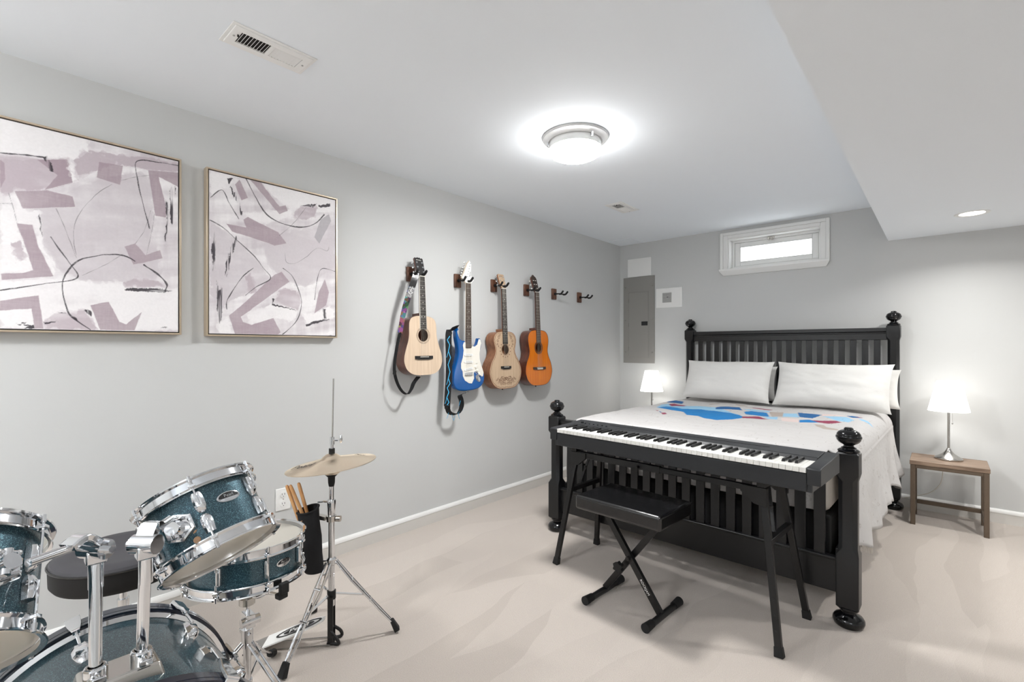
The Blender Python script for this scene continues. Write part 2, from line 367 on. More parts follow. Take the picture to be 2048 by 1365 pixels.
ART1_POLYS = [('L',[(0.127,1.819),(0.187,1.853),(0.288,1.949),(0.362,2.006),(0.509,2.076),(0.555,2.056),(0.561,1.895),(0.548,1.778),(0.575,1.726),(0.595,1.622),(0.509,1.572),(0.362,1.564),(0.294,1.565),(0.234,1.602),(0.198,1.719),(0.172,1.814)]),('W',[(0.07,2.164),(0.327,2.173),(0.333,2.096),(0.283,2.066),(0.192,2.054),(0.07,2.032)]),('W',[(0.07,1.534),(0.25,1.56),(0.446,1.557),(0.659,1.553),(0.659,1.355),(0.07,1.35)]),('P',[(0.333,2.12),(0.548,2.152),(0.659,2.155),(0.658,2.117),(0.542,2.093),(0.44,2.088),(0.385,2.065),(0.327,2.012),(0.294,1.988),(0.283,2.066)]),('P',[(0.07,2.011),(0.261,2.06),(0.294,1.977),(0.203,1.921),(0.127,1.896),(0.098,1.882),(0.07,1.875)]),('M',[(0.172,2.035),(0.261,2.06),(0.294,1.979),(0.218,1.932),(0.195,1.916),(0.234,1.987)]),('M',[(0.07,2.004),(0.082,1.994),(0.084,1.933),(0.07,1.889)]),('W',[(0.261,2.06),(0.28,2.051),(0.297,1.985),(0.28,1.969)]),('W',[(0.106,1.876),(0.127,1.882),(0.132,1.827),(0.18,1.83),(0.192,1.69),(0.229,1.58),(0.221,1.568),(0.175,1.687),(0.16,1.769),(0.115,1.766)]),('W',[(0.07,1.827),(0.106,1.835),(0.115,1.766),(0.137,1.688),(0.162,1.586),(0.07,1.565)]),('P',[(0.098,1.682),(0.127,1.7),(0.142,1.626),(0.118,1.616)]),('M',[(0.11,1.891),(0.203,1.917),(0.28,1.91),(0.287,1.868),(0.132,1.828)]),('M',[(0.365,2.081),(0.446,2.086),(0.437,1.998),(0.357,2.01)]),('M',[(0.538,2.092),(0.659,2.113),(0.658,2.041),(0.595,2.067),(0.578,2.07),(0.609,1.921),(0.605,1.887),(0.565,1.887)]),('M',[(0.115,1.766),(0.16,1.769),(0.175,1.687),(0.221,1.568),(0.075,1.538),(0.072,1.562),(0.132,1.572),(0.162,1.586),(0.137,1.688)]),('M',[(0.07,1.456),(0.177,1.486),(0.192,1.352),(0.165,1.351),(0.157,1.431),(0.07,1.419)]),('P',[(0.192,1.383),(0.234,1.424),(0.316,1.433),(0.35,1.374),(0.362,1.349),(0.283,1.349),(0.198,1.351)]),('M',[(0.336,1.456),(0.397,1.476),(0.434,1.389),(0.458,1.379),(0.515,1.437),(0.487,1.352),(0.368,1.351)]),('P',[(0.446,1.565),(0.483,1.585),(0.575,1.586),(0.609,1.565),(0.528,1.549),(0.452,1.546)]),('M',[(0.452,1.727),(0.49,1.746),(0.528,1.699),(0.582,1.731),(0.592,1.695),(0.528,1.666),(0.483,1.65)]),('D',[(0.621,2.015),(0.633,2.035),(0.644,2.042),(0.64,1.928),(0.637,1.852),(0.623,1.882)]),('D',[(0.602,1.969),(0.612,1.955),(0.619,1.89),(0.605,1.772),(0.601,1.779),(0.609,1.88)]),('D',[(0.178,1.816),(0.183,1.802),(0.188,1.725),(0.183,1.745)]),('D',[(0.19,2.052),(0.203,2.057),(0.225,1.999),(0.214,1.997)]),('D',[(0.113,1.37),(0.142,1.379),(0.137,1.369),(0.162,1.364),(0.165,1.351),(0.137,1.352),(0.15,1.361)]),('D',[(0.232,1.422),(0.266,1.421),(0.294,1.394),(0.294,1.385),(0.272,1.408)]),('D',[(0.192,1.377),(0.224,1.385),(0.234,1.381),(0.198,1.371)]),('D',[(0.315,1.436),(0.339,1.434),(0.34,1.407),(0.327,1.418)]),('D',[(0.449,1.537),(0.483,1.545),(0.595,1.55),(0.633,1.542),(0.602,1.535),(0.458,1.529)]),('D',[(0.582,1.367),(0.612,1.373),(0.605,1.365)])]
ART1_LINES = [(0.0066,[(0.07,2.03),(0.142,2.043),(0.198,2.051)]),(0.0055,[(0.659,2.146),(0.575,2.139),(0.495,2.12),(0.499,2.034),(0.515,1.949),(0.542,1.826)]),(0.0055,[(0.07,1.497),(0.192,1.534),(0.294,1.569),(0.266,1.635),(0.234,1.689),(0.213,1.729)]),(0.0066,[(0.336,1.351),(0.294,1.387),(0.266,1.422),(0.248,1.516),(0.256,1.575),(0.294,1.639),(0.35,1.669),(0.409,1.685),(0.458,1.683),(0.49,1.665)]),(0.0088,[(0.522,1.653),(0.575,1.615),(0.609,1.573),(0.602,1.54)]),(0.0033,[(0.229,1.848),(0.256,1.773),(0.291,1.654)]),(0.0033,[(0.409,1.995),(0.362,1.945),(0.311,1.865),(0.286,1.793),(0.283,1.719),(0.291,1.668)]),(0.0028,[(0.07,1.834),(0.103,1.841)]),(0.0028,[(0.094,1.881),(0.108,1.815),(0.115,1.768)]),(0.0028,[(0.446,1.691),(0.385,1.636),(0.311,1.582)]),(0.0028,[(0.548,1.908),(0.522,1.806),(0.49,1.745)]),(0.0028,[(0.561,1.895),(0.551,1.811),(0.532,1.703)]),(0.0028,[(0.44,2.018),(0.483,2.045),(0.542,2.069)])]
ART2_POLYS = [('L',[(1.033,1.831),(1.15,1.911),(1.454,2.016),(1.454,1.764),(1.275,1.622),(1.15,1.649),(1.076,1.717)]),('L',[(0.789,1.903),(0.91,1.84),(1.033,1.711),(1.076,1.649),(0.95,1.555),(0.864,1.505),(0.848,1.476),(0.789,1.542)]),('W',[(1.033,2.163),(1.458,2.159),(1.454,2.083),(1.196,2.045),(1.09,2.106)]),('W',[(0.93,1.974),(1.09,2.022),(1.196,2.056),(1.211,2.024),(1.047,1.938)]),('W',[(0.792,2.154),(0.864,2.145),(0.877,2.109),(0.842,2.075),(0.792,2.029)]),('W',[(0.956,1.446),(1.09,1.514),(1.227,1.491),(1.211,1.42),(1.098,1.438),(0.984,1.395)]),('W',[(1.251,1.477),(1.325,1.473),(1.41,1.519),(1.452,1.513),(1.449,1.454),(1.41,1.446),(1.275,1.41)]),('W',[(0.82,1.387),(0.871,1.435),(0.903,1.346),(0.829,1.346)]),('P',[(1.188,2.012),(1.243,2.078),(1.341,2.096),(1.325,2.04),(1.267,2.004)]),('P',[(0.95,1.643),(0.977,1.668),(1.005,1.574),(0.977,1.557)]),('P',[(1.157,1.603),(1.235,1.595),(1.247,1.532),(1.227,1.483),(1.105,1.53),(1.12,1.585)]),('M',[(0.902,2.119),(0.924,2.148),(0.965,2.063),(0.933,2.043)]),('M',[(0.977,2.161),(1.029,2.162),(1.09,2.091),(1.127,2.053),(1.161,2.067),(1.171,2.039),(1.127,2.011),(1.098,2.039)]),('M',[(0.861,1.908),(0.956,1.906),(0.943,1.944),(0.963,1.962),(1.12,1.91),(1.165,1.856),(1.101,1.833),(1.061,1.843),(0.89,1.872)]),('G',[(1.362,2.027),(1.414,2.07),(1.427,2.031),(1.354,1.884),(1.325,1.918)]),('M',[(1.099,1.673),(1.138,1.694),(1.18,1.644),(0.93,1.434),(0.94,1.409),(0.984,1.395),(1.094,1.436),(1.133,1.359),(1.12,1.347),(0.903,1.346),(0.874,1.438),(0.936,1.496)]),('M',[(1.325,1.473),(1.35,1.596),(1.388,1.679),(1.414,1.602),(1.397,1.526)]),('D',[(0.864,2.143),(0.893,2.147),(0.874,2.112)]),('D',[(0.877,2.109),(0.889,2.098),(0.916,2.043),(0.942,1.976),(0.926,1.967),(0.903,2.054)]),('D',[(1.35,2.112),(1.423,2.13),(1.425,2.112),(1.351,2.1)]),('D',[(1.243,2.082),(1.341,2.115),(1.316,2.09)]),('D',[(1.087,1.544),(1.101,1.541),(1.09,1.514),(1.196,1.491),(1.223,1.482),(1.09,1.504)]),('D',[(1.271,1.408),(1.341,1.433),(1.418,1.446),(1.414,1.438),(1.275,1.398)]),('D',[(1.371,1.504),(1.392,1.501),(1.399,1.448),(1.384,1.443)]),('D',[(0.792,1.778),(0.803,1.808),(0.811,1.851),(0.814,1.761),(0.811,1.662),(0.801,1.647),(0.8,1.752)]),('D',[(0.817,1.614),(0.826,1.573),(0.848,1.575),(0.845,1.476),(0.836,1.394),(0.823,1.397),(0.819,1.509)]),('D',[(0.861,1.711),(0.89,1.808),(0.913,1.862),(0.91,1.811),(0.887,1.75),(0.877,1.706),(0.871,1.634),(0.864,1.633),(0.867,1.691),(0.855,1.632)]),('D',[(1.405,1.346),(1.423,1.351),(1.436,1.345)])]
ART2_LINES = [(0.0055,[(0.791,2.025),(0.842,2.075),(0.874,2.019),(0.92,1.944)]),(0.0077,[(0.955,2.164),(0.998,2.084),(1.054,2.0),(1.12,1.967),(1.196,1.957),(1.267,1.966),(1.333,2.001),(1.384,2.06)]),(0.0055,[(0.789,1.911),(0.845,1.886),(0.91,1.833),(0.991,1.765),(1.04,1.705),(1.079,1.651),(1.005,1.597),(0.953,1.548)]),(0.0055,[(0.991,1.697),(0.936,1.641),(0.883,1.55),(0.863,1.505),(0.864,1.47)]),(0.0055,[(1.146,1.714),(1.196,1.677),(1.235,1.595),(1.249,1.524),(1.227,1.436),(1.18,1.38),(1.144,1.348)]),(0.0033,[(1.127,1.892),(1.196,1.966),(1.243,2.031),(1.279,2.086)]),(0.0033,[(1.156,1.8),(1.165,1.751),(1.211,1.75),(1.275,1.794),(1.341,1.856),(1.401,1.849),(1.414,1.875)]),(0.0044,[(1.452,1.732),(1.371,1.739),(1.341,1.669),(1.326,1.554)])]
QUILT = [('N',[(-0.803,1.532),(-0.785,1.656),(-0.627,1.575),(-0.585,1.448),(-0.704,1.418)]),('A',[(-0.62,1.037),(-0.69,1.27),(-0.666,1.371),(-0.498,1.328),(-0.257,1.352),(-0.072,1.159),(0.081,0.964),(-0.274,0.97),(-0.512,0.934)]),('R',[(-0.655,1.334),(-0.636,1.4),(-0.495,1.33),(-0.494,1.272),(-0.575,1.224)]),('B',[(-0.599,1.001),(-0.6,1.172),(-0.416,1.065),(-0.306,1.169),(-0.057,1.114),(0.081,0.964),(0.107,0.865),(-0.002,0.682),(-0.094,0.696),(-0.172,0.779),(-0.253,0.779),(-0.336,0.912),(-0.512,0.934)]),('N',[(-0.257,1.352),(-0.22,1.443),(-0.094,1.422),(-0.038,1.317),(-0.216,1.241)]),('A',[(-0.054,1.367),(0.133,1.415),(0.148,1.343),(0.014,1.317)]),('R',[(-0.083,1.516),(0.024,1.52),(0.127,1.524),(0.119,1.466),(0.024,1.48)]),('B',[(0.002,1.23),(0.026,1.315),(0.142,1.302),(0.216,1.091),(0.182,1.081),(0.044,1.129)]),('R',[(0.072,0.976),(0.163,1.041),(0.211,0.982),(0.264,0.933),(0.103,0.861)]),('A',[(0.187,1.064),(0.265,1.117),(0.295,0.982),(0.231,0.982)]),('T',[(0.142,1.362),(0.221,1.437),(0.285,1.157),(0.228,1.103)]),('A',[(0.24,1.359),(0.317,1.409),(0.381,1.195),(0.289,1.139)]),('K',[(0.298,1.065),(0.395,1.107),(0.434,0.953),(0.337,0.927)]),('N',[(0.311,1.461),(0.381,1.446),(0.481,1.395),(0.462,1.199),(0.375,1.221)]),('B',[(0.405,1.086),(0.455,1.134),(0.537,1.05),(0.434,0.953)]),('R',[(0.47,1.109),(0.522,1.129),(0.603,1.178),(0.643,1.123),(0.583,1.032),(0.529,1.043)]),('T',[(0.516,0.968),(0.569,0.966),(0.602,0.88),(0.673,0.803),(0.686,0.742),(0.612,0.732),(0.563,0.819)]),('A',[(0.493,1.332),(0.621,1.401),(0.694,1.272),(0.676,1.155),(0.601,1.186)]),('K',[(0.472,1.441),(0.554,1.475),(0.615,1.446),(0.491,1.341)]),('N',[(0.609,1.484),(0.68,1.508),(0.714,1.427),(0.658,1.404)]),('R',[(0.666,1.475),(0.71,1.474),(0.71,1.423)]),('A',[(0.696,1.39),(0.754,1.348),(0.792,1.245),(0.728,1.277)]),('R',[(-0.515,0.804),(-0.484,0.796),(-0.468,0.752)]),('R',[(-0.422,0.711),(-0.404,0.751),(-0.359,0.681),(-0.372,0.633)]),('N',[(-0.466,0.765),(-0.441,0.764),(-0.422,0.712)]),('T',[(-0.405,1.587),(-0.343,1.676),(-0.311,1.626),(-0.373,1.537)]),('T',[(-0.214,1.687),(-0.099,1.645),(-0.094,1.591),(-0.186,1.622)])]
EG_OUT = [(-0.097,0.475),(-0.103,0.475),(-0.118,0.453),(-0.116,0.408),(-0.103,0.351),(-0.098,0.29),(-0.113,0.229),(-0.138,0.162),(-0.146,0.105),(-0.138,0.052),(-0.101,0.019),(-0.041,0.008),(0.035,0.008),(0.111,0.019),(0.155,0.048),(0.175,0.087),(0.167,0.143),(0.139,0.196),(0.119,0.24),(0.119,0.284),(0.139,0.336),(0.144,0.371),(0.135,0.397),(0.123,0.406),(0.114,0.401),(0.108,0.379),(0.095,0.353),(0.072,0.34),(0.035,0.339),(-0.023,0.339),(-0.026,0.372),(-0.036,0.385),(-0.06,0.388),(-0.081,0.401),(-0.096,0.427),(-0.105,0.457)]
EG_PG = [(-0.044,0.374),(-0.023,0.372),(-0.021,0.337),(0.032,0.337),(0.045,0.345),(0.067,0.339),(0.094,0.355),(0.111,0.399),(0.127,0.395),(0.136,0.367),(0.127,0.336),(0.116,0.288),(0.119,0.24),(0.139,0.192),(0.161,0.14),(0.155,0.112),(0.144,0.108),(0.111,0.13),(0.078,0.151),(0.056,0.148),(0.059,0.097),(0.037,0.061),(0.008,0.064),(-0.034,0.086),(-0.055,0.121),(-0.057,0.154),(-0.073,0.179),(-0.073,0.214),(-0.055,0.259),(-0.047,0.313),(-0.055,0.351)]
EG_HEAD = [(-0.021,0.817),(-0.034,0.838),(-0.063,0.855),(-0.041,0.893),(-0.008,0.965),(0.015,0.992),(0.034,0.97),(0.031,0.882),(0.061,0.848),(0.034,0.822)]
# ------------------------------------------------------------------ room shell
YB = 4.97; H = 2.44; XR = 4.7; YF = -2.6; SX = 2.44; SZ = 2.144; WT = 0.22
WX0, WX1, WZ0, WZ1 = 1.19, 1.977, 2.045, 2.345
struct('floor', B().box(-WT, XR + WT, YF - WT, YB + WT, -0.12, 0), M_carpet)
struct('ceiling', B().box(-WT, XR + WT, YF - WT, YB + WT, H, H + 0.12), M_ceil)
struct('wall_left', B().box(-WT, 0, YF, YB, 0, H), M_wall)
b = B()
b.box(-WT, WX0, YB, YB + WT, 0, H).box(WX1, XR + WT, YB, YB + WT, 0, H).box(WX0, WX1, YB, YB + WT, 0, WZ0).box(WX0, WX1, YB, YB + WT, WZ1, H)
struct('wall_back', b, M_wall)
struct('wall_right', B().box(XR, XR + WT, YF, YB, 0, H), M_wall)
struct('wall_front', B().box(-WT, XR + WT, YF - WT, YF, 0, H), M_wall)
struct('trim_1', B().box(SX, XR, YF, YB, SZ, H), M_ceil)          # soffit boxed in along the right side
def baseboard(name, M, L):
    prof = [(0, 0), (0.013, 0), (0.013, 0.070), (0.016, 0.074), (0.016, 0.084), (0.012, 0.092), (0.007, 0.1), (0, 0.1)]
    b = B(M); n = len(prof)
    vs = [(0, y, z) for y, z in prof] + [(L, y, z) for y, z in prof]
    b.add(vs, [(i, n + i, n + (i + 1) % n, (i + 1) % n) for i in range(n)] + [tuple(range(n)), tuple(range(n, 2 * n))[::-1]])
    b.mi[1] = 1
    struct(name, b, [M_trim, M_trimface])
baseboard('baseboard_left', T(0, YB, 0) @ Matrix.Rotation(-PI / 2, 4, 'Z'), YB - YF)
baseboard('baseboard_back', T(XR, YB, 0) @ Matrix.Rotation(PI, 4, 'Z'), XR)
baseboard('baseboard_right', T(XR, YF, 0) @ Matrix.Rotation(PI / 2, 4, 'Z'), YB - YF)
baseboard('baseboard_front', T(0, YF, 0), XR)
# window: casing, sill, sash, pane
w = bpy.data.objects.new('window_1', None); COL.objects.link(w); w['kind'] = 'structure'; w.location = ((WX0 + WX1) / 2, YB, WZ0)
def wb(): return B(T(-(WX0 + WX1) / 2, -YB, -WZ0))
b = wb(); ox0, ox1, oz1 = 1.12, 2.04, 2.405
for (i0, i1, th) in ((0, 0.028, 0.022), (0.028, 0.07, 0.014)):
    b.box(ox0 + i0, ox0 + i1, YB - th, YB, WZ0, oz1 - i0).box(ox1 - i1, ox1 - i0, YB - th, YB, WZ0, oz1 - i0).box(ox0 + i1, ox1 - i1, YB - th, YB, oz1 - i1 + (0.01 if i0 else 0), oz1 - i0)
b.obj('casing', M_trim, w, bevel=0.003)
b = wb()
vs = []
for x, k in ((ox0 - 0.004, 0), (ox1 + 0.004, 0)):
    s = 1 if x < 1.5 else -1
    vs += [(x, YB - 0.045, WZ0), (x, YB - 0.045, WZ0 - 0.018), (x + s * 0.03, YB - 0.012, WZ0 - 0.062), (x + s * 0.03, YB, WZ0 - 0.062), (x, YB, WZ0)]
b.add(vs, [(0, 1, 6, 5), (1, 2, 7, 6), (2, 3, 8, 7), (3, 4, 9, 8), (4, 0, 5, 9), (4, 3, 2, 1, 0), (5, 6, 7, 8, 9)])
b.obj('window_sill', M_trim, w, bevel=0.003)
b = wb()   # jamb liner lining the hole
b.box(WX0, WX0 + 0.012, YB, YB + 0.13, WZ0, WZ1).box(WX1 - 0.012, WX1, YB, YB + 0.13, WZ0, WZ1).box(WX0 + .012, WX1 - .012, YB, YB + 0.13, WZ1 - 0.012, WZ1).box(WX0 + .012, WX1 - .012, YB, YB + 0.13, WZ0, WZ0 + 0.01)
b.obj('jamb', M_trim, w)
b = wb(); y0 = YB + 0.085; fx0, fx1, fz0, fz1 = WX0 + 0.012, WX1 - 0.012, WZ0 + 0.01, WZ1 - 0.012
def rectframe(b, x0, x1, z0, z1, w_, ya, yb, wz=None):
    wz = wz or w_
    b.box(x0, x0 + w_, ya, yb, z0, z1).box(x1 - w_, x1, ya, yb, z0, z1).box(x0 + w_, x1 - w_, ya, yb, z0, z0 + wz).box(x0 + w_, x1 - w_, ya, yb, z1 - wz, z1)
rectframe(b, fx0, fx1, fz0, fz1, 0.022, y0, y0 + 0.05)
b.obj('window_frame', M_whiteplastic, w, bevel=0.002)
b = wb(); rectframe(b, fx0 + 0.024, fx1 - 0.024, fz0 + 0.024, fz1 - 0.024, 0.05, y0 + 0.012, y0 + 0.045, 0.042)
rectframe(b, fx0 + 0.073, fx1 - 0.073, fz0 + 0.065, fz1 - 0.065, 0.006, y0 + 0.008, y0 + 0.03)
sash = b.obj('sash', M_whiteplastic, w, bevel=0.003)
b = wb(); b.box(fx0 + 0.07, fx1 - 0.07, y0 + 0.026, y0 + 0.03, fz0 + 0.06, fz1 - 0.06); b.obj('pane', M_glass, sash)
b = wb(); xm = 1.555
b.box(xm - 0.03, xm + 0.03, y0 - 0.012, y0, fz1 - 0.03, fz1 - 0.006).box(xm - 0.018, xm - 0.008, y0 - 0.024, y0 - 0.012, fz1 - 0.04, fz1 - 0.012).box(xm + 0.008, xm + 0.018, y0 - 0.024, y0 - 0.012, fz1 - 0.04, fz1 - 0.012)
b.obj('latch', M_nickel, w, bevel=0.002)

# ------------------------------------------------------------------ camera and light
cam = bpy.data.cameras.new('camera'); cam.sensor_width = 36; cam.lens = 963 / 2048 * 36; cam.shift_y = 12.5 / 2048
co = bpy.data.objects.new('camera', cam); COL.objects.link(co); co.location = (2.767, 0, 1.276)
co.rotation_euler = (PI / 2, 0, math.atan2(1884 - 1024, 963)); SC.camera = co; cam.clip_start = 0.02
wd = bpy.data.worlds.new('sky'); SC.world = wd; wd.use_nodes = True
wn = wd.node_tree; bg = wn.nodes['Background']; bg.inputs['Strength'].default_value = 3.0; bg.inputs['Color'].default_value = (0.93, 0.97, 1, 1)
SC.view_settings.view_transform = 'Standard'; SC.view_settings.look = 'None'; SC.view_settings.gamma = 1; SC.view_settings.exposure = EXPO
def area(name, loc, r, power, col=(1, 0.985, 0.96), spread=PI, rot=(0, 0, 0)):
    l = bpy.data.lights.new(name, 'AREA'); l.shape = 'DISK'; l.size = r * 2; l.energy = power; l.color = col; l.spread = spread
    o = bpy.data.objects.new(name, l); COL.objects.link(o); o.location = loc; o.rotation_euler = rot; return o
def point(name, loc, r, power, col=(1, 0.985, 0.955)):
    l = bpy.data.lights.new(name, 'POINT'); l.shadow_soft_size = r; l.energy = power; l.color = col
    o = bpy.data.objects.new(name, l); COL.objects.link(o); o.location = loc; return o

def ceiling_light(x, y, label, mg=None):
    t = thing('ceiling_light', label, 'light', (x, y, H), group='flush ceiling lights')
    b = B(); b.lathe([(0.0, -0.0005), (0.18, -0.0005), (0.183, -0.006), (0.178, -0.014), (0.165, -0.018), (0.155, -0.024), (0.15, -0.03), (0.0, -0.03)], 48)
    b.obj('flange', mat('satin_white_metal', rgb(205, 205, 205), 0.35, 0.3, nz=(20, 0.01)), t)
    b = B(); b.lathe([(0.141, -0.03), (0.143, -0.04), (0.143, -0.066), (0.14, -0.068)], 48); b.obj('glass_band', M_opal, t)
    b = B(); b.lathe([(0.143, -0.068), (0.141, -0.082), (0.132, -0.097), (0.112, -0.107), (0.08, -0.113), (0.04, -0.116), (0.0, -0.117)], 48); b.obj('diffuser', mg or M_glow, t)
    area('bulb_glow', (x, y, H - 0.121), 0.13, DOWNP * (1.0 if mg is None else 0.8), (1, 0.995, 0.985))
    for k in range(3):
        a = 2 * PI * k / 3 - 0.35; b = B(); b.bar((math.cos(a) * 0.150, math.sin(a) * 0.150, -0.022), (math.cos(a) * 0.150, math.sin(a) * 0.150, -0.05), 0.014, 0.012, (math.cos(a), math.sin(a), 0))
        b.obj('clip', M_chrome, t, bevel=0.002)
    return t
ceiling_light(1.25, 2.225, 'round flush ceiling light with glowing opal dome between the two ceiling vents')
ceiling_light(0.95, -1.0, 'round flush ceiling light behind the camera, out of the photo', M_glow_far)
def can_light(x, y, label, power):
    t = thing('recessed_light', label, 'light', (x, y, SZ), group='recessed soffit lights')
    b = B(); b.lathe([(0.062, -0.001), (0.07, -0.004), (0.085, -0.004), (0.088, -0.0005)], 40); b.obj('trim_ring', M_whiteplastic, t)
    b = B(); b.lathe([(0.063, -0.0015), (0.03, -0.0025), (0, -0.003)], 40); b.obj('lens', M_can, t)
    area('recessed_beam', (x, y, SZ - 0.012), 0.055, power, spread=R_(145))
can_light(2.912, 4.311, 'round recessed light glowing in the low soffit above the nightstand', CANP)
can_light(3.6, 3.35, 'added recessed fill light in the soffit, out of view on the right', 10.5)  # added unseen fill light to brighten the right floor and soffit

def fill_uplight(x, y, label):  # unseen lamp added behind the camera to brighten the ceiling
    t = thing('fill_lamp', label, 'lamp', (x, y, 0), group='added fill uplights')
    b = B(); b.lathe([(0, 0), (0.14, 0), (0.14, 0.015), (0.02, 0.03), (0.0125, 0.04), (0.0125, 1.66), (0.03, 1.68), (0, 1.68)], 32); b.obj('stand', M_nickel, t)
    b = B(); b.lathe([(0.03, 1.68), (0.10, 1.70), (0.165, 1.76), (0.162, 1.762), (0.098, 1.705), (0.0, 1.69)], 40); b.obj('bowl', M_nickel, t)
    area('fill_lamp_glow', (x, y, 1.755), 0.15, FILLP * (1 if x < 2 else 1.6), (1, 1, 1), rot=(PI, 0, 0))
fill_uplight(0.9, -1.7, 'added fill uplight behind the camera to the left, out of view')
fill_uplight(4.1, -1.5, 'added fill uplight behind the camera to the right, out of view')

# ------------------------------------------------------------------ ceiling vents, access panel
def vent(x, y, label, tilts):
    t = thing('ceiling_vent', label, 'vent', (x, y, H), group='white ceiling vents')
    W, L = 0.078, 0.155
    o_ = [(-W, -L), (W, -L), (W, L), (-W, L)]; i_ = [(-0.038, -0.112), (0.038, -0.112), (0.038, 0.112), (-0.038, 0.112)]; m_ = [(-0.066, -0.143), (0.066, -0.143), (0.066, 0.143), (-0.066, 0.143)]
    b = B(); b.ring(o_, m_, -0.004, -0.0005).ring(m_, i_, -0.008, -0.0005); b.box(-0.038, 0.038, -0.007, 0.007, -0.008, -0.0005)
    b.obj('faceplate', M_whiteplastic, t, bevel=0.0015)
    B().box(-0.039, 0.039, -0.113, 0.113, -0.0012, -0.0004).obj('duct_shade_plate', M_dark, t)  # dark plate on the solid ceiling, coloured as the shade inside a duct
    for bank, s in ((-1, 1), (1, -1)):
        for k in range(9):
            yy = bank * 0.0595 + (k - 4) * 0.0115
            bb = B(T(0, yy, -0.0045) @ Matrix.Rotation(R_(tilts[0] if bank < 0 else tilts[1]), 4, 'X')); bb.box(-0.038, 0.038, -0.005, 0.005, -0.0005, 0.0005)
            bb.obj('louver', M_whiteplastic, t)
    b = B(); b.cyl((0, -0.128, -0.0095), (0, -0.128, -0.008), 0.004).cyl((0, 0.128, -0.0095), (0, 0.128, -0.008), 0.004); b.obj('screw', M_device, t)
    B().box(0.014, 0.018, -0.1215, -0.116, -0.016, -0.008).obj('damper_lever', M_dark, t)
vent(0.81, 0.772, 'large white louvred ceiling vent nearest the camera, above the paintings', (52, -24))
vent(0.783, 3.596, 'small looking white ceiling vent near the far corner beyond the ceiling light', (17, -38))
tag(B().box(0.04, 0.30, 4.66, 4.95, H - 0.005, H).obj('access_panel', M_ceil, bevel=0.001), 'flat square access hatch painted into the ceiling in the far corner', 'panel')

# ------------------------------------------------------------------ things on the back wall
t = thing('electrical_panel', 'tall grey breaker panel with hinged door on the wall left of the bed', 'electrical panel', (0.2365, YB, 1.1))
def eb(): return B(T(-0.2365, -YB, -1.1))
b = eb(); b.box(0.048, 0.425, YB - 0.012, YB, 1.10, 2.064); b.obj('cover', M_panel, t, bevel=0.003)
b = eb(); b.box(0.118, 0.357, YB - 0.0175, YB - 0.012, 1.160, 1.893); d = b.obj('door', M_panel, t, bevel=0.003)
b = eb(); b.box(0.275, 0.348, YB - 0.0215, YB - 0.0175, 1.517, 1.562).box(0.318, 0.336, YB - 0.0245, YB - 0.0215, 1.524, 1.553); b.obj('latch', M_plasticdk, d, bevel=0.001)
for x, z in ((0.40, 1.95), (0.40, 1.58), (0.40, 1.22), (0.072, 1.95), (0.072, 1.58), (0.072, 1.22)):
    b = eb(); b.cyl((x, YB - 0.0155, z), (x, YB - 0.012, z), 0.007, n=12); b.obj('screw', M_nickel, t)
for z in (1.80, 1.53, 1.26):
    b = eb(); b.cyl((0.114, YB - 0.0165, z - 0.02), (0.114, YB - 0.0165, z + 0.02), 0.004, n=10); b.obj('hinge', M_panel, t)
tag(B(T(0.2415, YB, 2.068)).box(-0.1425, 0.1425, -0.006, 0, 0, 0.204).obj('access_panel', M_trim, bevel=0.002), 'blank white rectangular cover on the wall directly above the grey breaker panel', 'panel')
t = thing('alarm_panel', 'white square cover plate with small grey device to the right of the breaker panel', 'control panel', (0.586, YB, 1.702))
b = B(); b.box(-0.145, 0.145, -0.008, 0, 0, 0.21); b.obj('cover_plate', M_trim, t, bevel=0.002)
b = B(); rectframe(b, -0.118, 0.118, 0.018, 0.192, 0.003, -0.0088, -0.008); b.obj('inner_door', M_trim, t)
b = B(); b.box(-0.067, 0.028, -0.018, -0.008, 0.055, 0.158)
b.box(-0.02, -0.001, -0.0188, -0.018, 0.108, 0.114, 1)
for x0, x1, z in ((-0.055, -0.043, 0.142), (-0.03, 0.01, 0.142), (-0.055, -0.043, 0.134), (-0.036, -0.006, 0.134), (-0.06, -0.028, 0.104), (0.004, 0.02, 0.104)): b.box(x0, x1, -0.0186, -0.018, z - 0.0018, z + 0.0018, 2)
b.obj('device', [M_device, M_ink, M_panel], t, bevel=0.0006)

# outlet on the left wall
t = thing('wall_outlet', 'white duplex outlet plate low on the wall behind the drumsticks', 'outlet', (0, 1.162, 0.36))
B(T(0, 0, 0)).box(0, 0.006, -0.041, 0.041, 0, 0.124).obj('cover_plate', M_whiteplastic, t, bevel=0.003)
for z in (0.036, 0.088):
    b = B(); F = frame((1, 0, 0), (0, 1, 0)); b.lathe([(0.0165, 0.006), (0.0165, 0.0085), (0, 0.0085)], 24, c=(0, 0, z), F=F)
    b.box(0.0085, 0.0088, -0.008, -0.0055, z - 0.002, z + 0.008, 1).box(0.0085, 0.0088, 0.0055, 0.008, z - 0.002, z + 0.008, 1).box(0.0085, 0.0088, -0.002, 0.002, z - 0.011, z - 0.007, 1)
    b.obj('socket', [M_whiteplastic, M_ink], t)
b = B(); b.cyl((0.006, 0, 0.062), (0.0075, 0, 0.062), 0.003, n=10); b.obj('screw', M_nickel, t)

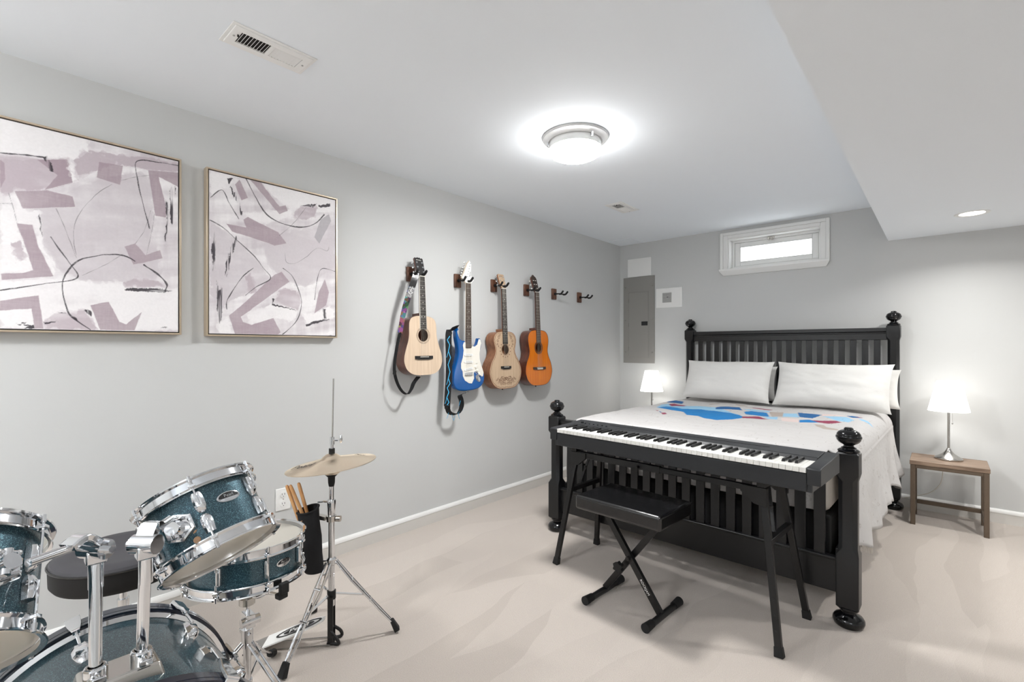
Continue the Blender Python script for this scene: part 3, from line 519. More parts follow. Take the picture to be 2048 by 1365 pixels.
# ------------------------------------------------------------------ paintings (y, z on the left wall)
import numpy as np
def vnoise(y, z, fy, fz, seed, octv=3):
    """smooth value noise, stretched by the two frequencies"""
    out = np.zeros_like(y); amp = 0.5; tot = 0
    for o in range(octv):
        g = np.random.RandomState(seed * 17 + o).rand(64, 64)
        u = (y + 3) * fy * 2 ** o; v = (z + 3) * fz * 2 ** o; iu = np.floor(u).astype(int); iv = np.floor(v).astype(int)
        fu = u - iu; fv = v - iv; fu = fu * fu * (3 - 2 * fu); fv = fv * fv * (3 - 2 * fv)
        G = lambda a, b: g[a % 64, b % 64]
        out += amp * ((G(iu, iv) * (1 - fu) + G(iu + 1, iv) * fu) * (1 - fv) + (G(iu, iv + 1) * (1 - fu) + G(iu + 1, iv + 1) * fu) * fv)
        tot += amp; amp *= 0.5
    return out / tot
def pip(y, z, P):
    c = np.zeros(y.shape, bool); n = len(P)
    for i in range(n):
        (x1, y1), (x2, y2) = P[i - 1], P[i]
        if y1 == y2: continue
        c ^= ((z < y1) != (z < y2)) & (y < (x2 - x1) * (z - y1) / (y2 - y1) + x1)
    return c
def sp4(y, z, P):
    h = 0.0009
    return sum(pip(y + a * h, z + b * h, P).astype(float) for a, b in ((.3, .8), (-.8, .3), (-.3, -.8), (.8, -.3))) / 4
def canvas_colours(Y, Z, polys, lines, seed):
    lc = lambda k: np.array([lin(v) for v in {'L': (206, 199, 203), 'W': (240, 237, 238), 'P': (190, 177, 184), 'M': (163, 144, 153), 'D': (52, 46, 54), 'G': (172, 168, 173)}[k]])
    st = vnoise(Y + 0.3 * Z, Z - 0.2 * Y, 4, 26, seed, 4); st2 = vnoise(Y, Z, 38, 5, seed + 1, 4); blot = vnoise(Y, Z, 7, 7, seed + 2, 4)
    f = np.clip((0.5 * st + 0.25 * st2 + 0.35 * blot - 0.38) * 3.0, 0, 1)[..., None]
    C = lc('L') * (1 - f) + lc('W') * f
    wy = (vnoise(Y, Z, 45, 45, seed + 3, 3) - 0.5) * 0.010; wz = (vnoise(Y, Z, 45, 45, seed + 4, 3) - 0.5) * 0.010
    fine = vnoise(Y, Z, 160, 160, seed + 5, 2); weave = 0.5 + 0.25 * (2 * vnoise(Y, Z, 260, 30, seed + 8, 2) - 1) + 0.25 * (2 * vnoise(Y, Z, 30, 260, seed + 9, 2) - 1)
    dryv = vnoise(Y, Z, 130, 8, seed + 6, 3); dryh = vnoise(Y, Z, 8, 130, seed + 7, 3)
    for n, (k, P) in enumerate(polys):
        if k in 'LWP':
            m = np.zeros(Y.shape)
            for q, s in enumerate((1.0, 2.2, 3.4, -1.4)): m += pip(Y + wy * s * 1.6, Z + wz * s * 1.6, P)
            a = m / 4 * np.clip(0.25 + 1.5 * vnoise(Y + 0.2 * n, Z, 6, 17, seed + 20 + n, 4), 0, 1) * (0.9 if k != 'W' else 1.0)
        elif k == 'D':
            ys = [p[0] for p in P]; zs = [p[1] for p in P]; tall = (max(zs) - min(zs)) > (max(ys) - min(ys))
            dr = dryv if tall else dryh; big = (max(zs) - min(zs)) > 0.12
            m = sp4(Y + wy * 0.8 + (dryh - .5) * 0.005, Z + wz * 0.8 + (dryv - 0.5) * (0.07 if big else 0.010), P)
            a = m * np.clip((dr - (0.30 if big else 0.20)) * 4.5, 0, 0.96)
        else:
            m = sp4(Y + wy * 0.35, Z + wz * 0.35, P); a = m * np.clip(0.88 + 0.3 * (blot - 0.5), 0, 1) * (0.80 + 0.20 * weave)
        a = a[..., None]; C = C * (1 - a) + lc(k) * a
    for n, (w_, P) in enumerate(lines):
        Q = spline([(p[0], p[1], 0) for p in P], 8) if len(P) > 3 else [Vector((p[0], p[1], 0)) for p in P]
        d = np.full(Y.shape, 9.0); L = len(Q); ww = np.zeros(Y.shape)
        yy, zz_ = Y + wy * 0.25, Z + wz * 0.25
        for i in range(L - 1):
            ax, az = Q[i].x, Q[i].y; bx_, bz = Q[i + 1].x - ax, Q[i + 1].y - az; l2 = bx_ * bx_ + bz * bz + 1e-12
            t_ = np.clip(((yy - ax) * bx_ + (zz_ - az) * bz) / l2, 0, 1); dd = np.hypot(yy - ax - t_ * bx_, zz_ - az - t_ * bz)
            u = (i + t_) / (L - 1); wid = w_ * (0.32 + 0.26 * np.sin(u * 9 + n * 2.1) ** 2)
            near = dd < d; d = np.where(near, dd, d); ww = np.where(near, wid, ww)
        a = np.clip((ww - d) / 0.0012, 0, 1) * (0.92 if w_ > 0.004 else 0.6) * np.clip(0.55 + fine, 0, 1)
        a = a[..., None]; C = C * (1 - a) + lc('D') * 0.7 * a
    return C * (0.97 + 0.06 * fine[..., None])
def canvas_mat():
    m = bpy.data.materials.new('painted_canvas'); m.use_nodes = True; nt = m.node_tree; b = nt.nodes['Principled BSDF']; b.inputs['Roughness'].default_value = 0.65
    a = nt.nodes.new('ShaderNodeAttribute'); a.attribute_name = 'paint'; nt.links.new(a.outputs['Color'], b.inputs['Base Color'])
    tc = nt.nodes.new('ShaderNodeTexCoord'); n = nt.nodes.new('ShaderNodeTexNoise'); n.inputs['Scale'].default_value = 300
    bp = nt.nodes.new('ShaderNodeBump'); bp.inputs['Strength'].default_value = 0.15; bp.inputs['Distance'].default_value = 0.0006
    nt.links.new(tc.outputs['Object'], n.inputs['Vector']); nt.links.new(n.outputs['Fac'], bp.inputs['Height']); nt.links.new(bp.outputs['Normal'], b.inputs['Normal'])
    return m
M_paint = canvas_mat()
def painting(y0, y1, z0, z1, polys, lines, label, seed):
    t = thing('painting', label, 'painting', (0, (y0 + y1) / 2, z0), group='abstract paintings on the left wall')
    Mx = T(0, -(y0 + y1) / 2, -z0); D = 0.045
    b = B(Mx); fw = 0.008
    b.box(0.004, D, y0, y0 + fw, z0, z1).box(0.004, D, y1 - fw, y1, z0, z1).box(0.004, D, y0 + fw, y1 - fw, z0, z0 + fw).box(0.004, D, y0 + fw, y1 - fw, z1 - fw, z1)
    b.obj('frame', M_gold, t, bevel=0.001)
    g = 0.013; xs = 0.0415
    B(Mx).box(0.004, xs - 0.008, y0 + fw, y1 - fw, z0 + fw, z1 - fw).obj('backing', M_ink, t)
    ny, nz_ = 380, 450
    ya, yb, za, zb = y0 + g, y1 - g, z0 + g, z1 - g
    Y, Z = np.meshgrid(np.linspace(ya, yb, ny), np.linspace(za, zb, nz_))
    C = np.clip(canvas_colours(Y, Z, polys, lines, seed), 0, 1)
    yc, zc = (y0 + y1) / 2, z0; N = ny * nz_
    co_ = np.stack([np.full(N, xs), Y.ravel() - yc, Z.ravel() - zc], 1)
    e = np.array([[xs - 0.008, a - yc, c - zc] for c in (za, zb) for a in (ya, yb)])
    i = np.arange(nz_ - 1)[:, None] * ny + np.arange(ny - 1)[None, :]
    q = np.stack([i, i + 1, i + ny + 1, i + ny], -1).reshape(-1, 4)
    c00, c10, c01, c11 = 0, ny - 1, N - ny, N - 1
    side = np.array([[N, N + 1, c10, c00], [N + 1, N + 3, c11, c10], [N + 3, N + 2, c01, c11], [N + 2, N, c00, c01]])
    me = bpy.data.meshes.new('canvas'); V = np.concatenate([co_, e]); Fq = np.concatenate([q, side])
    me.vertices.add(len(V)); me.vertices.foreach_set('co', V.ravel().astype(np.float32))
    me.loops.add(Fq.size); me.loops.foreach_set('vertex_index', Fq.ravel().astype(np.int32))
    me.polygons.add(len(Fq)); me.polygons.foreach_set('loop_start', np.arange(0, Fq.size, 4, dtype=np.int32)); me.update(calc_edges=True); me.validate()
    ca = me.color_attributes.new('paint', 'FLOAT_COLOR', 'POINT')
    cc = np.ones((len(V), 4), np.float32); cc[:N, :3] = C.reshape(-1, 3); cc[N:, :3] = 0.7
    ca.data.foreach_set('color', cc.ravel()); me.materials.append(M_paint)
    o = bpy.data.objects.new('canvas', me); COL.objects.link(o); o.parent = t
painting(-0.03, 0.667, 1.336, 2.178, ART1_POLYS, ART1_LINES, 'large abstract mauve and white painting cut off by the left edge of the photo', 3)
painting(0.772, 1.466, 1.332, 2.174, ART2_POLYS, ART2_LINES, 'abstract mauve and white painting in thin gold frame, nearer the guitars', 11)
# ------------------------------------------------------------------ bed
BA = R_(-1.55); BED = (1.603, 2.70, 0)
bed = thing('bed_frame', 'black slatted wooden bed frame with turned ball finials on four posts', 'bed', BED, BA)
def post(x, y, zt, zo0, zo1, w=0.088):
    b = B(); lev = [(0.086, w / 2 - 0.006, 0.004), (0.094, w / 2, 0.003), (zo0 - 0.03, w / 2, 0.003), (zo0, w / 2 - 0.007, 0.018), (zo1, w / 2 - 0.007, 0.018), (zo1 + 0.03, w / 2, 0.003), (zt - 0.008, w / 2, 0.003), (zt, w / 2 - 0.006, 0.004)]
    vs = []
    for z, a, c in lev:
        for px, py in ((a - c, -a), (a, -a + c), (a, a - c), (a - c, a), (-a + c, a), (-a, a - c), (-a, -a + c), (-a + c, -a)): vs.append((x + px, y + py, z))
    n = 8; L = len(lev)
    b.add(vs, [(j * n + i, j * n + (i + 1) % n, (j + 1) * n + (i + 1) % n, (j + 1) * n + i) for j in range(L - 1) for i in range(n)] + [tuple(range(n))[::-1], tuple(range((L - 1) * n, L * n))])
    p = b.obj('post', M_black, bed, bevel=0.0015)
    b = B(); b.lathe([(0, 0), (0.048, 0.0), (0.058, 0.008), (0.063, 0.022), (0.062, 0.034), (0.054, 0.046), (0.036, 0.056), (0.030, 0.062), (0.031, 0.07), (0.04, 0.076), (0.04, 0.086), (0, 0.086)], 32, c=(x, y, 0)); b.obj('bun_foot', M_blackgloss, p)
    b = B(); b.lathe([(0.0, 0), (0.042, 0.0), (0.044, 0.006), (0.038, 0.011), (0.03, 0.015), (0.03, 0.019), (0.021, 0.024), (0.019, 0.029), (0.022, 0.0325), (0.031, 0.037), (0.040, 0.0435), (0.0465, 0.053), (0.0475, 0.0565), (0.0465, 0.0585), (0.0495, 0.061), (0.0515, 0.067), (0.0500, 0.0725), (0.0470, 0.0745), (0.0475, 0.077), (0.0455, 0.084), (0.039, 0.092), (0.029, 0.0975), (0.022, 0.0995), (0.019, 0.101), (0.0185, 0.106), (0.014, 0.1105), (0, 0.1115)], 36, c=(x, y, zt)); b.obj('finial', M_blackgloss, p)
FX, HX, HY = 0.845, 0.82, 2.18
for s in (-1, 1):
    post(s * FX, 0, 0.797, 0.36, 0.665); post(s * HX, HY, 1.452, 0.36, 1.33)
def rail(name, x0, x1, y, z0, z1, th, caps):
    b = B(); b.box(x0, x1, y - th / 2, y + th / 2, z0, z1)
    for c0, c1, ct in caps: b.box(x0, x1, y - ct / 2, y + ct / 2, c0, c1)
    return b.obj(name, M_black, bed, bevel=0.004)
rail('top_rail', -0.78, 0.78, HY, 1.335, 1.41, 0.03, [(1.40, 1.432, 0.06), (1.385, 1.399, 0.044)])
rail('lower_rail', -0.78, 0.78, HY, 0.42, 0.56, 0.03, [])
rail('top_rail', -0.805, 0.805, 0, 0.69, 0.757, 0.03, [(0.745, 0.775, 0.056), (0.733, 0.744, 0.042)])
rail('lower_rail', -0.805, 0.805, 0, 0.14, 0.292, 0.03, [(0.288, 0.302, 0.04)])
s0 = None
for k in range(19):
    x = (k - 9) * 0.0795
    if s0 is None: s0 = B().box(-0.0215, 0.0215, -0.006, 0.006, 0.55, 1.338).obj('slat', M_black, bed, bevel=0.002); s0.location = (x, HY, 0)
    else: inst(s0, (x, HY, 0))
s1 = None
for k in range(19):
    x = (k - 9) * 0.0812
    if s1 is None: s1 = B().box(-0.0235, 0.0235, -0.008, 0.008, 0.298, 0.695).obj('slat', M_black, bed, bevel=0.002); s1.location = (x, 0, 0)
    else: inst(s1, (x, 0, 0))
for s in (-1, 1):
    b = B(); x = s * 0.80; b.box(x - 0.012, x + 0.012, 0.03, HY - 0.03, 0.16, 0.33); b.box(x - s * 0.012 - 0.015, x - s * 0.012 + 0.015, 0.05, HY - 0.05, 0.165, 0.19); b.obj('side_rail', M_black, bed, bevel=0.002)
sl = None
for k in range(6):
    if sl is None: sl = B().box(-0.785, 0.785, -0.04, 0.04, 0.19, 0.208).obj('mattress_slat', M_oak, bed); sl.location = (0, 0.2 + k * 0.36, 0)
    else: inst(sl, (0, 0.2 + k * 0.36, 0))
Mbed = T(*BED) @ Matrix.Rotation(BA, 4, 'Z')
def bedthing(o, z): o.matrix_world = Mbed @ T(0, 1.09, z); return o
o = bedthing(B().box(-0.765, 0.765, -1.035, 1.035, 0, 0.262).obj('box_spring', M_boxspring, bevel=0.02, seg=3), 0.208)
tag(o, 'dark box spring seen through the gaps between the footboard slats', 'box spring')
o = bedthing(B().box(-0.765, 0.765, -1.035, 1.035, 0, 0.29).obj('mattress', M_sheet, bevel=0.05, seg=4), 0.471)
tag(o, 'thick pale mattress lying on the dark box spring inside the black frame', 'mattress')

# quilt: printed sheet with drop on both sides and a flap at the foot
QC = {'N': (20, 92, 150), 'A': (146, 190, 218), 'R': (140, 52, 80), 'B': (8, 118, 184), 'T': (172, 161, 153), 'K': (214, 196, 192)}
def inpoly(x, y, P):
    c = False; n = len(P); j = n - 1
    for i in range(n):
        if (P[i][1] > y) != (P[j][1] > y) and x < (P[j][0] - P[i][0]) * (y - P[i][1]) / (P[j][1] - P[i][1]) + P[i][0]: c = not c
        j = i
    return c
QB = [(k, P, min(p[0] for p in P), max(p[0] for p in P), min(p[1] for p in P), max(p[1] for p in P)) for k, P in QUILT]
ZT, FL, AR = 0.776, 0.715, 0.105
ls = []
l = -1.32
while l <= 1.3201:
    ls.append(l); l += 0.0065 if abs(l) < 0.90 else 0.022
ts = [-0.288, -0.25, -0.21, -0.16, -0.12, -0.10, -0.085, -0.07, -0.055, -0.04, -0.025, -0.012, 0.0]
t_ = 0.02
while t_ < 1.93:
    ts.append(t_); t_ += 0.0065 if 0.52 < t_ < 1.34 else 0.02
ARC = AR * PI / 2
def qpos(l, t):
    a = abs(l); s = 1 if l > 0 else -1
    y0 = 0.045
    tt = max(t, 0)
    y = y0 + AR * 0.6 + tt
    wob = 0.010 * noise.noise(Vector((l * 3, t * 3, 1.3))) + 0.004 * noise.noise(Vector((l * 11, t * 11, 4.1)))
    # foot curve
    if t < 0:
        u = -t
        if u < 0.1: an = u / 0.1 * PI / 2; y = y0 + AR * 0.6 * (1 - math.sin(an)); dz = 0.1 * (1 - math.cos(an))
        else: y = y0 - 0.006 + 0.004 * math.sin(l * 9 + 1); dz = 0.1 + (u - 0.1)
    else: dz = 0
    if a < FL: return (l, y, ZT + wob - dz)
    if a < FL + ARC:
        an = (a - FL) / ARC * PI / 2
        return (s * (FL + AR * math.sin(an)), y, ZT + wob * (1 - an / 2) - AR * (1 - math.cos(an)) - dz)
    frac = (a - FL - ARC) / (1.32 - FL - ARC)
    hem = 0.27 + 0.035 * math.sin(y * 5.3 + 0.8) + 0.02 * math.sin(y * 13) - 0.04 * max(0, 0.5 - y) + (0.10 * max(0, y - 1.5))
    sh = y + 0.12 * frac
    fold = (0.020 * math.sin(sh * 12 + 2.2 * math.sin(sh * 3.1)) + 0.007 * math.sin(sh * 31 + 3 * math.sin(sh * 5)) + 0.016 * noise.noise(Vector((sh * 5, frac * 1.6, 8.3)))) * frac
    top = ZT - AR
    x = FL + AR + 0.045 * frac + fold * min(1, frac * 1.6) + 0.006 * frac
    return (s * max(x, FL + AR + 0.004), y + 0.03 * frac * math.sin(y * 9), top - (top - hem) * frac)
vs = []; idx = {}
for j, t_ in enumerate(ts):
    for i, l in enumerate(ls):
        if t_ < 0 and abs(l) > FL + 0.03: continue
        idx[(i, j)] = len(vs); vs.append(qpos(l, t_))
fs = []; cen = []
for j in range(len(ts) - 1):
    for i in range(len(ls) - 1):
        k = [idx.get(q) for q in ((i, j), (i + 1, j), (i + 1, j + 1), (i, j + 1))]
        if None not in k: fs.append(k); cen.append((i, j))
b = B(T(0, -1.09, -0.76)); b.add(vs, fs, 0, True)
vcol = [(lin(194), lin(192), lin(191), 1)] * len(vs)
for n_, v in enumerate(vs):
    if abs(v[0]) < 0.82 and v[2] > 0.6:
        for k, P, xa, xb, ya, yb in QB:
            if xa <= v[0] <= xb and ya <= v[1] <= yb and inpoly(v[0], v[1], P): vcol[n_] = tuple(lin(c) for c in QC[k]) + (1,)
m = bpy.data.materials.new('printed_quilt_cotton'); m.use_nodes = True
nt = m.node_tree; bs = nt.nodes['Principled BSDF']; bs.inputs['Roughness'].default_value = 0.85
at = nt.nodes.new('ShaderNodeAttribute'); at.attribute_name = 'print'
tc = nt.nodes.new('ShaderNodeTexCoord'); mp = nt.nodes.new('ShaderNodeMapping'); mp.inputs['Scale'].default_value = (14, 3, 5); mp.inputs['Rotation'].default_value = (0, 0, 0.5)
n1 = nt.nodes.new('ShaderNodeTexNoise'); n1.inputs['Scale'].default_value = 3.2; n1.inputs['Detail'].default_value = 5
r1 = nt.nodes.new('ShaderNodeValToRGB'); e = r1.color_ramp.elements; e[0].position = 0.0; e[0].color = (1, 1, 1, 1); e[1].position = 1; e[1].color = (1, 1, 1, 1)
q = e.new(0.655); q.color = (1, 1, 1, 1); q = e.new(0.672); q.color = rgb(205, 199, 194); q = e.new(0.69); q.color = (1, 1, 1, 1)
mul = nt.nodes.new('ShaderNodeMix'); mul.data_type = 'RGBA'; mul.blend_type = 'MULTIPLY'; mul.inputs[0].default_value = 1
nt.links.new(tc.outputs['Object'], mp.inputs['Vector']); nt.links.new(mp.outputs['Vector'], n1.inputs['Vector']); nt.links.new(n1.outputs['Fac'], r1.inputs['Fac'])
nt.links.new(at.outputs['Color'], mul.inputs[6]); nt.links.new(r1.outputs['Color'], mul.inputs[7]); nt.links.new(mul.outputs[2], bs.inputs['Base Color'])
n2 = nt.nodes.new('ShaderNodeTexNoise'); n2.inputs['Scale'].default_value = 14; n2.inputs['Detail'].default_value = 5; n2.inputs['Distortion'].default_value = 1.0
bp = nt.nodes.new('ShaderNodeBump'); bp.inputs['Strength'].default_value = 0.45; bp.inputs['Distance'].default_value = 0.012
nt.links.new(tc.outputs['Object'], n2.inputs['Vector']); nt.links.new(n2.outputs['Fac'], bp.inputs['Height']); nt.links.new(bp.outputs['Normal'], bs.inputs['Normal'])
quilt = bedthing(b.obj('quilt', m, sharp=180), 0.76)
ca = quilt.data.color_attributes.new('print', 'FLOAT_COLOR', 'POINT')
ca.data.foreach_set('color', [c for v in vcol for c in v])
md = quilt.modifiers.new('thickness', 'SOLIDIFY'); md.thickness = 0.006; md.offset = 1
tag(quilt, 'white bed quilt with blue and maroon patchwork print hanging over the right side', 'quilt')
b = B(T(0, -1.09, -0.76))
for k in range(46):
    tt = 0.02 + k * 0.011; p = Vector(qpos(1.32, tt)); b.cyl(p + Vector((0, 0, 0.004)), p + Vector((0.004 * math.sin(k * 2.1), 0.004 * math.cos(k * 1.7), -0.03)), 0.0016, 0.0008, 5)
fr = b.obj('fringe', M_sheet, quilt); fr['kind'] = 'stuff'

# pillows
def pillow(name, label, w, h, th, loc, tilt, yaw, seed, group=None, roll=0):
    N = 34; vs = []; fs = []
    rnd = lambda x, y, z, f: noise.noise(Vector((x * f + seed * 3.1, y * f + seed * 1.7, z)))
    for side in (1, -1):
        for j in range(N + 1):
            for i in range(N + 1):
                u = -1 + 2 * i / N; v = -1 + 2 * j / N
                px = u * w / 2 * (1 - 0.03 * (1 - v * v) * abs(u) ** 3 + 0.03 * max(0, abs(u * v)) ** 6); pz = v * h / 2 * (1 - 0.035 * (1 - u * u) * abs(v) ** 3 + 0.035 * max(0, abs(u * v)) ** 6)
                prof = max(0.0, (1 - abs(u) ** 3.4)) ** 0.5 * max(0.0, (1 - abs(v) ** 3.0)) ** 0.5
                sag = 1.0 + 0.28 * (-v)
                d = th / 2 * prof * sag + prof ** 0.5 * (0.012 * rnd(u * 1.4, v * 1.4, side, 1.6) + 0.006 * rnd(u + v * .6, v, side, 5))
                vs.append((px, -side * d, pz + h / 2 + 0.01 * rnd(u, v, 2.2, 1.3) * (1 - prof)))
    n1 = (N + 1) ** 2
    for s_ in (0, 1):
        for j in range(N):
            for i in range(N):
                q = [j * (N + 1) + i, j * (N + 1) + i + 1, (j + 1) * (N + 1) + i + 1, (j + 1) * (N + 1) + i]; q = [k + s_ * n1 for k in q]
                fs.append(q if s_ == 0 else q[::-1])
    b = B(); b.add(vs, fs, 0, True); o = b.obj(name, M_pillow, sharp=180)
    o.matrix_world = Mbed @ T(*loc) @ Matrix.Rotation(yaw, 4, 'Z') @ Matrix.Rotation(-tilt, 4, 'X') @ Matrix.Rotation(roll, 4, 'Y')
    return tag(o, label, 'pillow', group or 'white pillows at the headboard')
pillow('pillow', 'white pillow mostly hidden at the left end of the headboard', 0.77, 0.30, 0.13, (-0.378, 2.03, 0.80), R_(8), 0, 3)
pillow('pillow', 'white pillow whose corner sticks out by the right headboard post', 0.79, 0.30, 0.13, (0.470, 2.03, 0.80), R_(8), 0, 5)
pillow('pillow', 'plump white pillow leaning on the left half of the headboard', 0.735, 0.385, 0.16, (-0.342, 1.745, 0.803), R_(27), 0.02, 1)
pillow('pillow', 'wide creased white pillow leaning on the right half of the headboard', 0.77, 0.385, 0.17, (0.452, 1.74, 0.80), R_(27), -0.02, 2)

# ------------------------------------------------------------------ nightstands and lamps
def nightstand(x0, x1, y0, y1, zt, label, rz=0.0):
    cx, cy = (x0 + x1) / 2, (y0 + y1) / 2; w, d = (x1 - x0) / 2, (y1 - y0) / 2
    t = thing('nightstand', label, 'nightstand', (cx, cy, 0), rz, 'nightstands beside the bed')
    B().box(-w, w, -d, d, zt - 0.03, zt).obj('table_top', M_oak, t, bevel=0.003)
    q = 0.028
    for sx in (-1, 1):
        for sy in (-1, 1):
            B().box(sx * (w - 0.004) - (q if sx > 0 else 0), sx * (w - 0.004) + (0 if sx > 0 else q), sy * (d - 0.004) - (q if sy > 0 else 0), sy * (d - 0.004) + (0 if sy > 0 else q), 0, zt - 0.03).obj('leg', M_bronze, t, bevel=0.002)
    b = B()
    for sy in (-1, 1): b.box(-w + 0.032, w - 0.032, sy * (d - 0.004) - (q if sy > 0 else 0), sy * (d - 0.004) + (0 if sy > 0 else q), zt - 0.054, zt - 0.03)
    for sx in (-1, 1): b.box(sx * (w - 0.004) - (q if sx > 0 else 0), sx * (w - 0.004) + (0 if sx > 0 else q), -d + 0.032, d - 0.032, zt - 0.054, zt - 0.03)
    b.obj('apron', M_bronze, t, bevel=0.002)
    b = B()
    b.box(-w + 0.032, w - 0.032, d - 0.032, d - 0.004, 0.085, 0.113)
    for sx in (-1, 1): b.box(sx * (w - 0.004) - (q if sx > 0 else 0), sx * (w - 0.004) + (0 if sx > 0 else q), -d + 0.032, d - 0.032, 0.085, 0.113)
    b.obj('stretcher', M_bronze, t, bevel=0.002)
    return t
nightstand(2.592, 3.008, 4.505, 4.835, 0.462, 'small oak topped nightstand with bronze frame legs to the right of the bed')
nightstand(0.25, 0.67, 4.60, 4.93, 0.462, 'nightstand hidden behind the bed under the left lamp')
def lamp(x, y, z, label, cord=None):
    t = thing('table_lamp', label, 'lamp', (x, y, z), group='bedside table lamps')
    b = B(); b.lathe([(0, 0), (0.076, 0), (0.079, 0.004), (0.079, 0.010), (0.073, 0.017), (0.055, 0.028), (0.035, 0.042), (0.022, 0.058), (0.014, 0.07), (0.013, 0.078), (0.009, 0.082), (0, 0.082)], 40); b.obj('base', M_steel, t)
    b = B(); b.lathe([(0.0075, 0.08), (0.0075, 0.37), (0.013, 0.375), (0.013, 0.41), (0.006, 0.415), (0, 0.415)], 20); b.obj('pole', M_steel, t)
    b = B(); P = [(0.117, 0.352), (0.116, 0.354), (0.069, 0.566), (0.068, 0.568), (0.0675, 0.566), (0.1145, 0.352)]
    b.lathe(P, 48, closed=True); b.obj('lamp_shade', M_shade, t)
    b = B(); b.ball((0, 0, 0.505), 0.016, 20, sc=(1, 1, 1.2)); b.obj('bulb', M_shade, t)
    b = B()
    for k in range(3):
        a = 2 * PI * k / 3; b.cyl((0, 0, 0.415), (0.104 * math.cos(a), 0.104 * math.sin(a), 0.392), 0.0012, n=6)
    b.obj('spider', M_steel, t)
    b = B(); b.cyl((0.02, -0.012, 0.38), (0.02, -0.012, 0.268), 0.0009, n=6); b.lathe([(0.0, -0.008), (0.004, -0.006), (0.0045, 0), (0.002, 0.006), (0, 0.007)], 12, c=(0.02, -0.012, 0.265)); b.cyl((0.0, 0, 0.388), (0.02, -0.012, 0.382), 0.0015, n=6); b.obj('pull_chain', M_steel, t)
    if cord:
        b = B(); b.tube(spline(cord, 8), 0.0028, 8); b.obj('cord', M_ivory, t)
    for dz in (0.46,):
        point('bulb_glow', (x, y, z + 0.446), 0.035, LAMPP)
lamp(2.803, 4.71, 0.462, 'small table lamp with glowing white shade on the right nightstand', [(0, 0.07, 0.004), (-0.01, 0.115, 0.003), (-0.02, 0.135, -0.03), (-0.03, 0.15, -0.12), (-0.045, 0.17, -0.22), (-0.10, 0.19, -0.30), (-0.19, 0.2, -0.35), (-0.26, 0.21, -0.38)])
lamp(0.487, 4.76, 0.462, 'small table lamp with glowing white shade beneath the breaker panel')
# ------------------------------------------------------------------ digital piano on its stand
PA = R_(-3.65); PL = 1.372
pc = Vector((2.42, 2.17, 0)) - Matrix.Rotation(PA, 3, 'Z') @ Vector((PL / 2, 0, 0))
PZ = 0.705
piano = thing('digital_piano', 'long black digital piano with 88 keys standing at the foot of the bed', 'piano', (pc.x, pc.y, PZ), PA)
def pb(): return B(T(0, 0, -PZ))
L2 = PL / 2; KW = 1.27 / 52
b = pb(); b.box(-0.655, 0.655, 0.012, 0.29, 0.705, 0.765); b.box(-0.637, 0.637, 0.003, 0.02, 0.708, 0.779)
b.box(-0.637, 0.637, 0.155, 0.30, 0.76, 0.80)
vs = []
for x in (-0.637, 0.637): vs += [(x, 0.158, 0.80), (x, 0.172, 0.816), (x, 0.30, 0.822), (x, 0.305, 0.80)]
b.add(vs, [(0, 1, 5, 4), (1, 2, 6, 5), (2, 3, 7, 6), (3, 0, 4, 7), (3, 2, 1, 0), (4, 5, 6, 7)])
b.obj('case', M_plastic, piano, bevel=0.003)
b = pb(); b.box(-0.43, 0.43, 0.235, 0.243, 0.8185, 0.8205); b.obj('music_rest_slot', M_ink, piano)
for s in (-1, 1):
    b = pb(); x0, x1 = (0.6375, L2) if s > 0 else (-L2, -0.6375)
    vs = []
    for x in (x0, x1): vs += [(x, 0.0, 0.737), (x, 0.0, 0.800), (x, 0.01, 0.806), (x, 0.16, 0.812), (x, 0.30, 0.822), (x, 0.307, 0.80), (x, 0.307, 0.737)]
    n = 7; b.add(vs, [(i, n + i, n + (i + 1) % n, (i + 1) % n) for i in range(n)] + [tuple(range(n)), tuple(range(n, 2 * n))[::-1]])
    b.obj('end_cheek', M_plastic, piano, bevel=0.003)
b = pb(); b.box(-0.62, -0.36, 0.168, 0.17, 0.8, 0.812)
for k in range(6): b.cyl((-0.58 + k * 0.03, 0.20, 0.815), (-0.58 + k * 0.03, 0.20, 0.8215), 0.005, n=12)
b.cyl((-0.61, 0.21, 0.815), (-0.61, 0.21, 0.825), 0.009, n=16)
b.obj('control_buttons', M_plasticdk, piano)
wk = bk = None
blacks = set()
for k in range(52):
    x = (k - 25.5) * KW
    if wk is None: wk = pb().box(-KW / 2 + 0.0005, KW / 2 - 0.0005, 0.002, 0.156, 0.782, 0.803).obj('white_key', M_wkey, piano, bevel=0.0012); wk.location = (x, 0, 0)
    else: inst(wk, (x, 0, 0))
    if 'ABCDEFG'[k % 7] in 'ACDFG' and k < 51:
        xb = x + KW / 2
        if bk is None:
            b = pb(); w0, w1 = 0.0065, 0.0048
            b.add([(-w0, 0.056, 0.803), (w0, 0.056, 0.803), (w0, 0.156, 0.803), (-w0, 0.156, 0.803), (-w1, 0.063, 0.8145), (w1, 0.063, 0.8145), (w1, 0.156, 0.8145), (-w1, 0.156, 0.8145)], [(0, 3, 2, 1), (4, 5, 6, 7), (0, 1, 5, 4), (1, 2, 6, 5), (2, 3, 7, 6), (3, 0, 4, 7)])
            bk = b.obj('black_key', M_bkey, piano, bevel=0.001); bk.location = (xb, 0, 0)
        else: inst(bk, (xb, 0, 0))

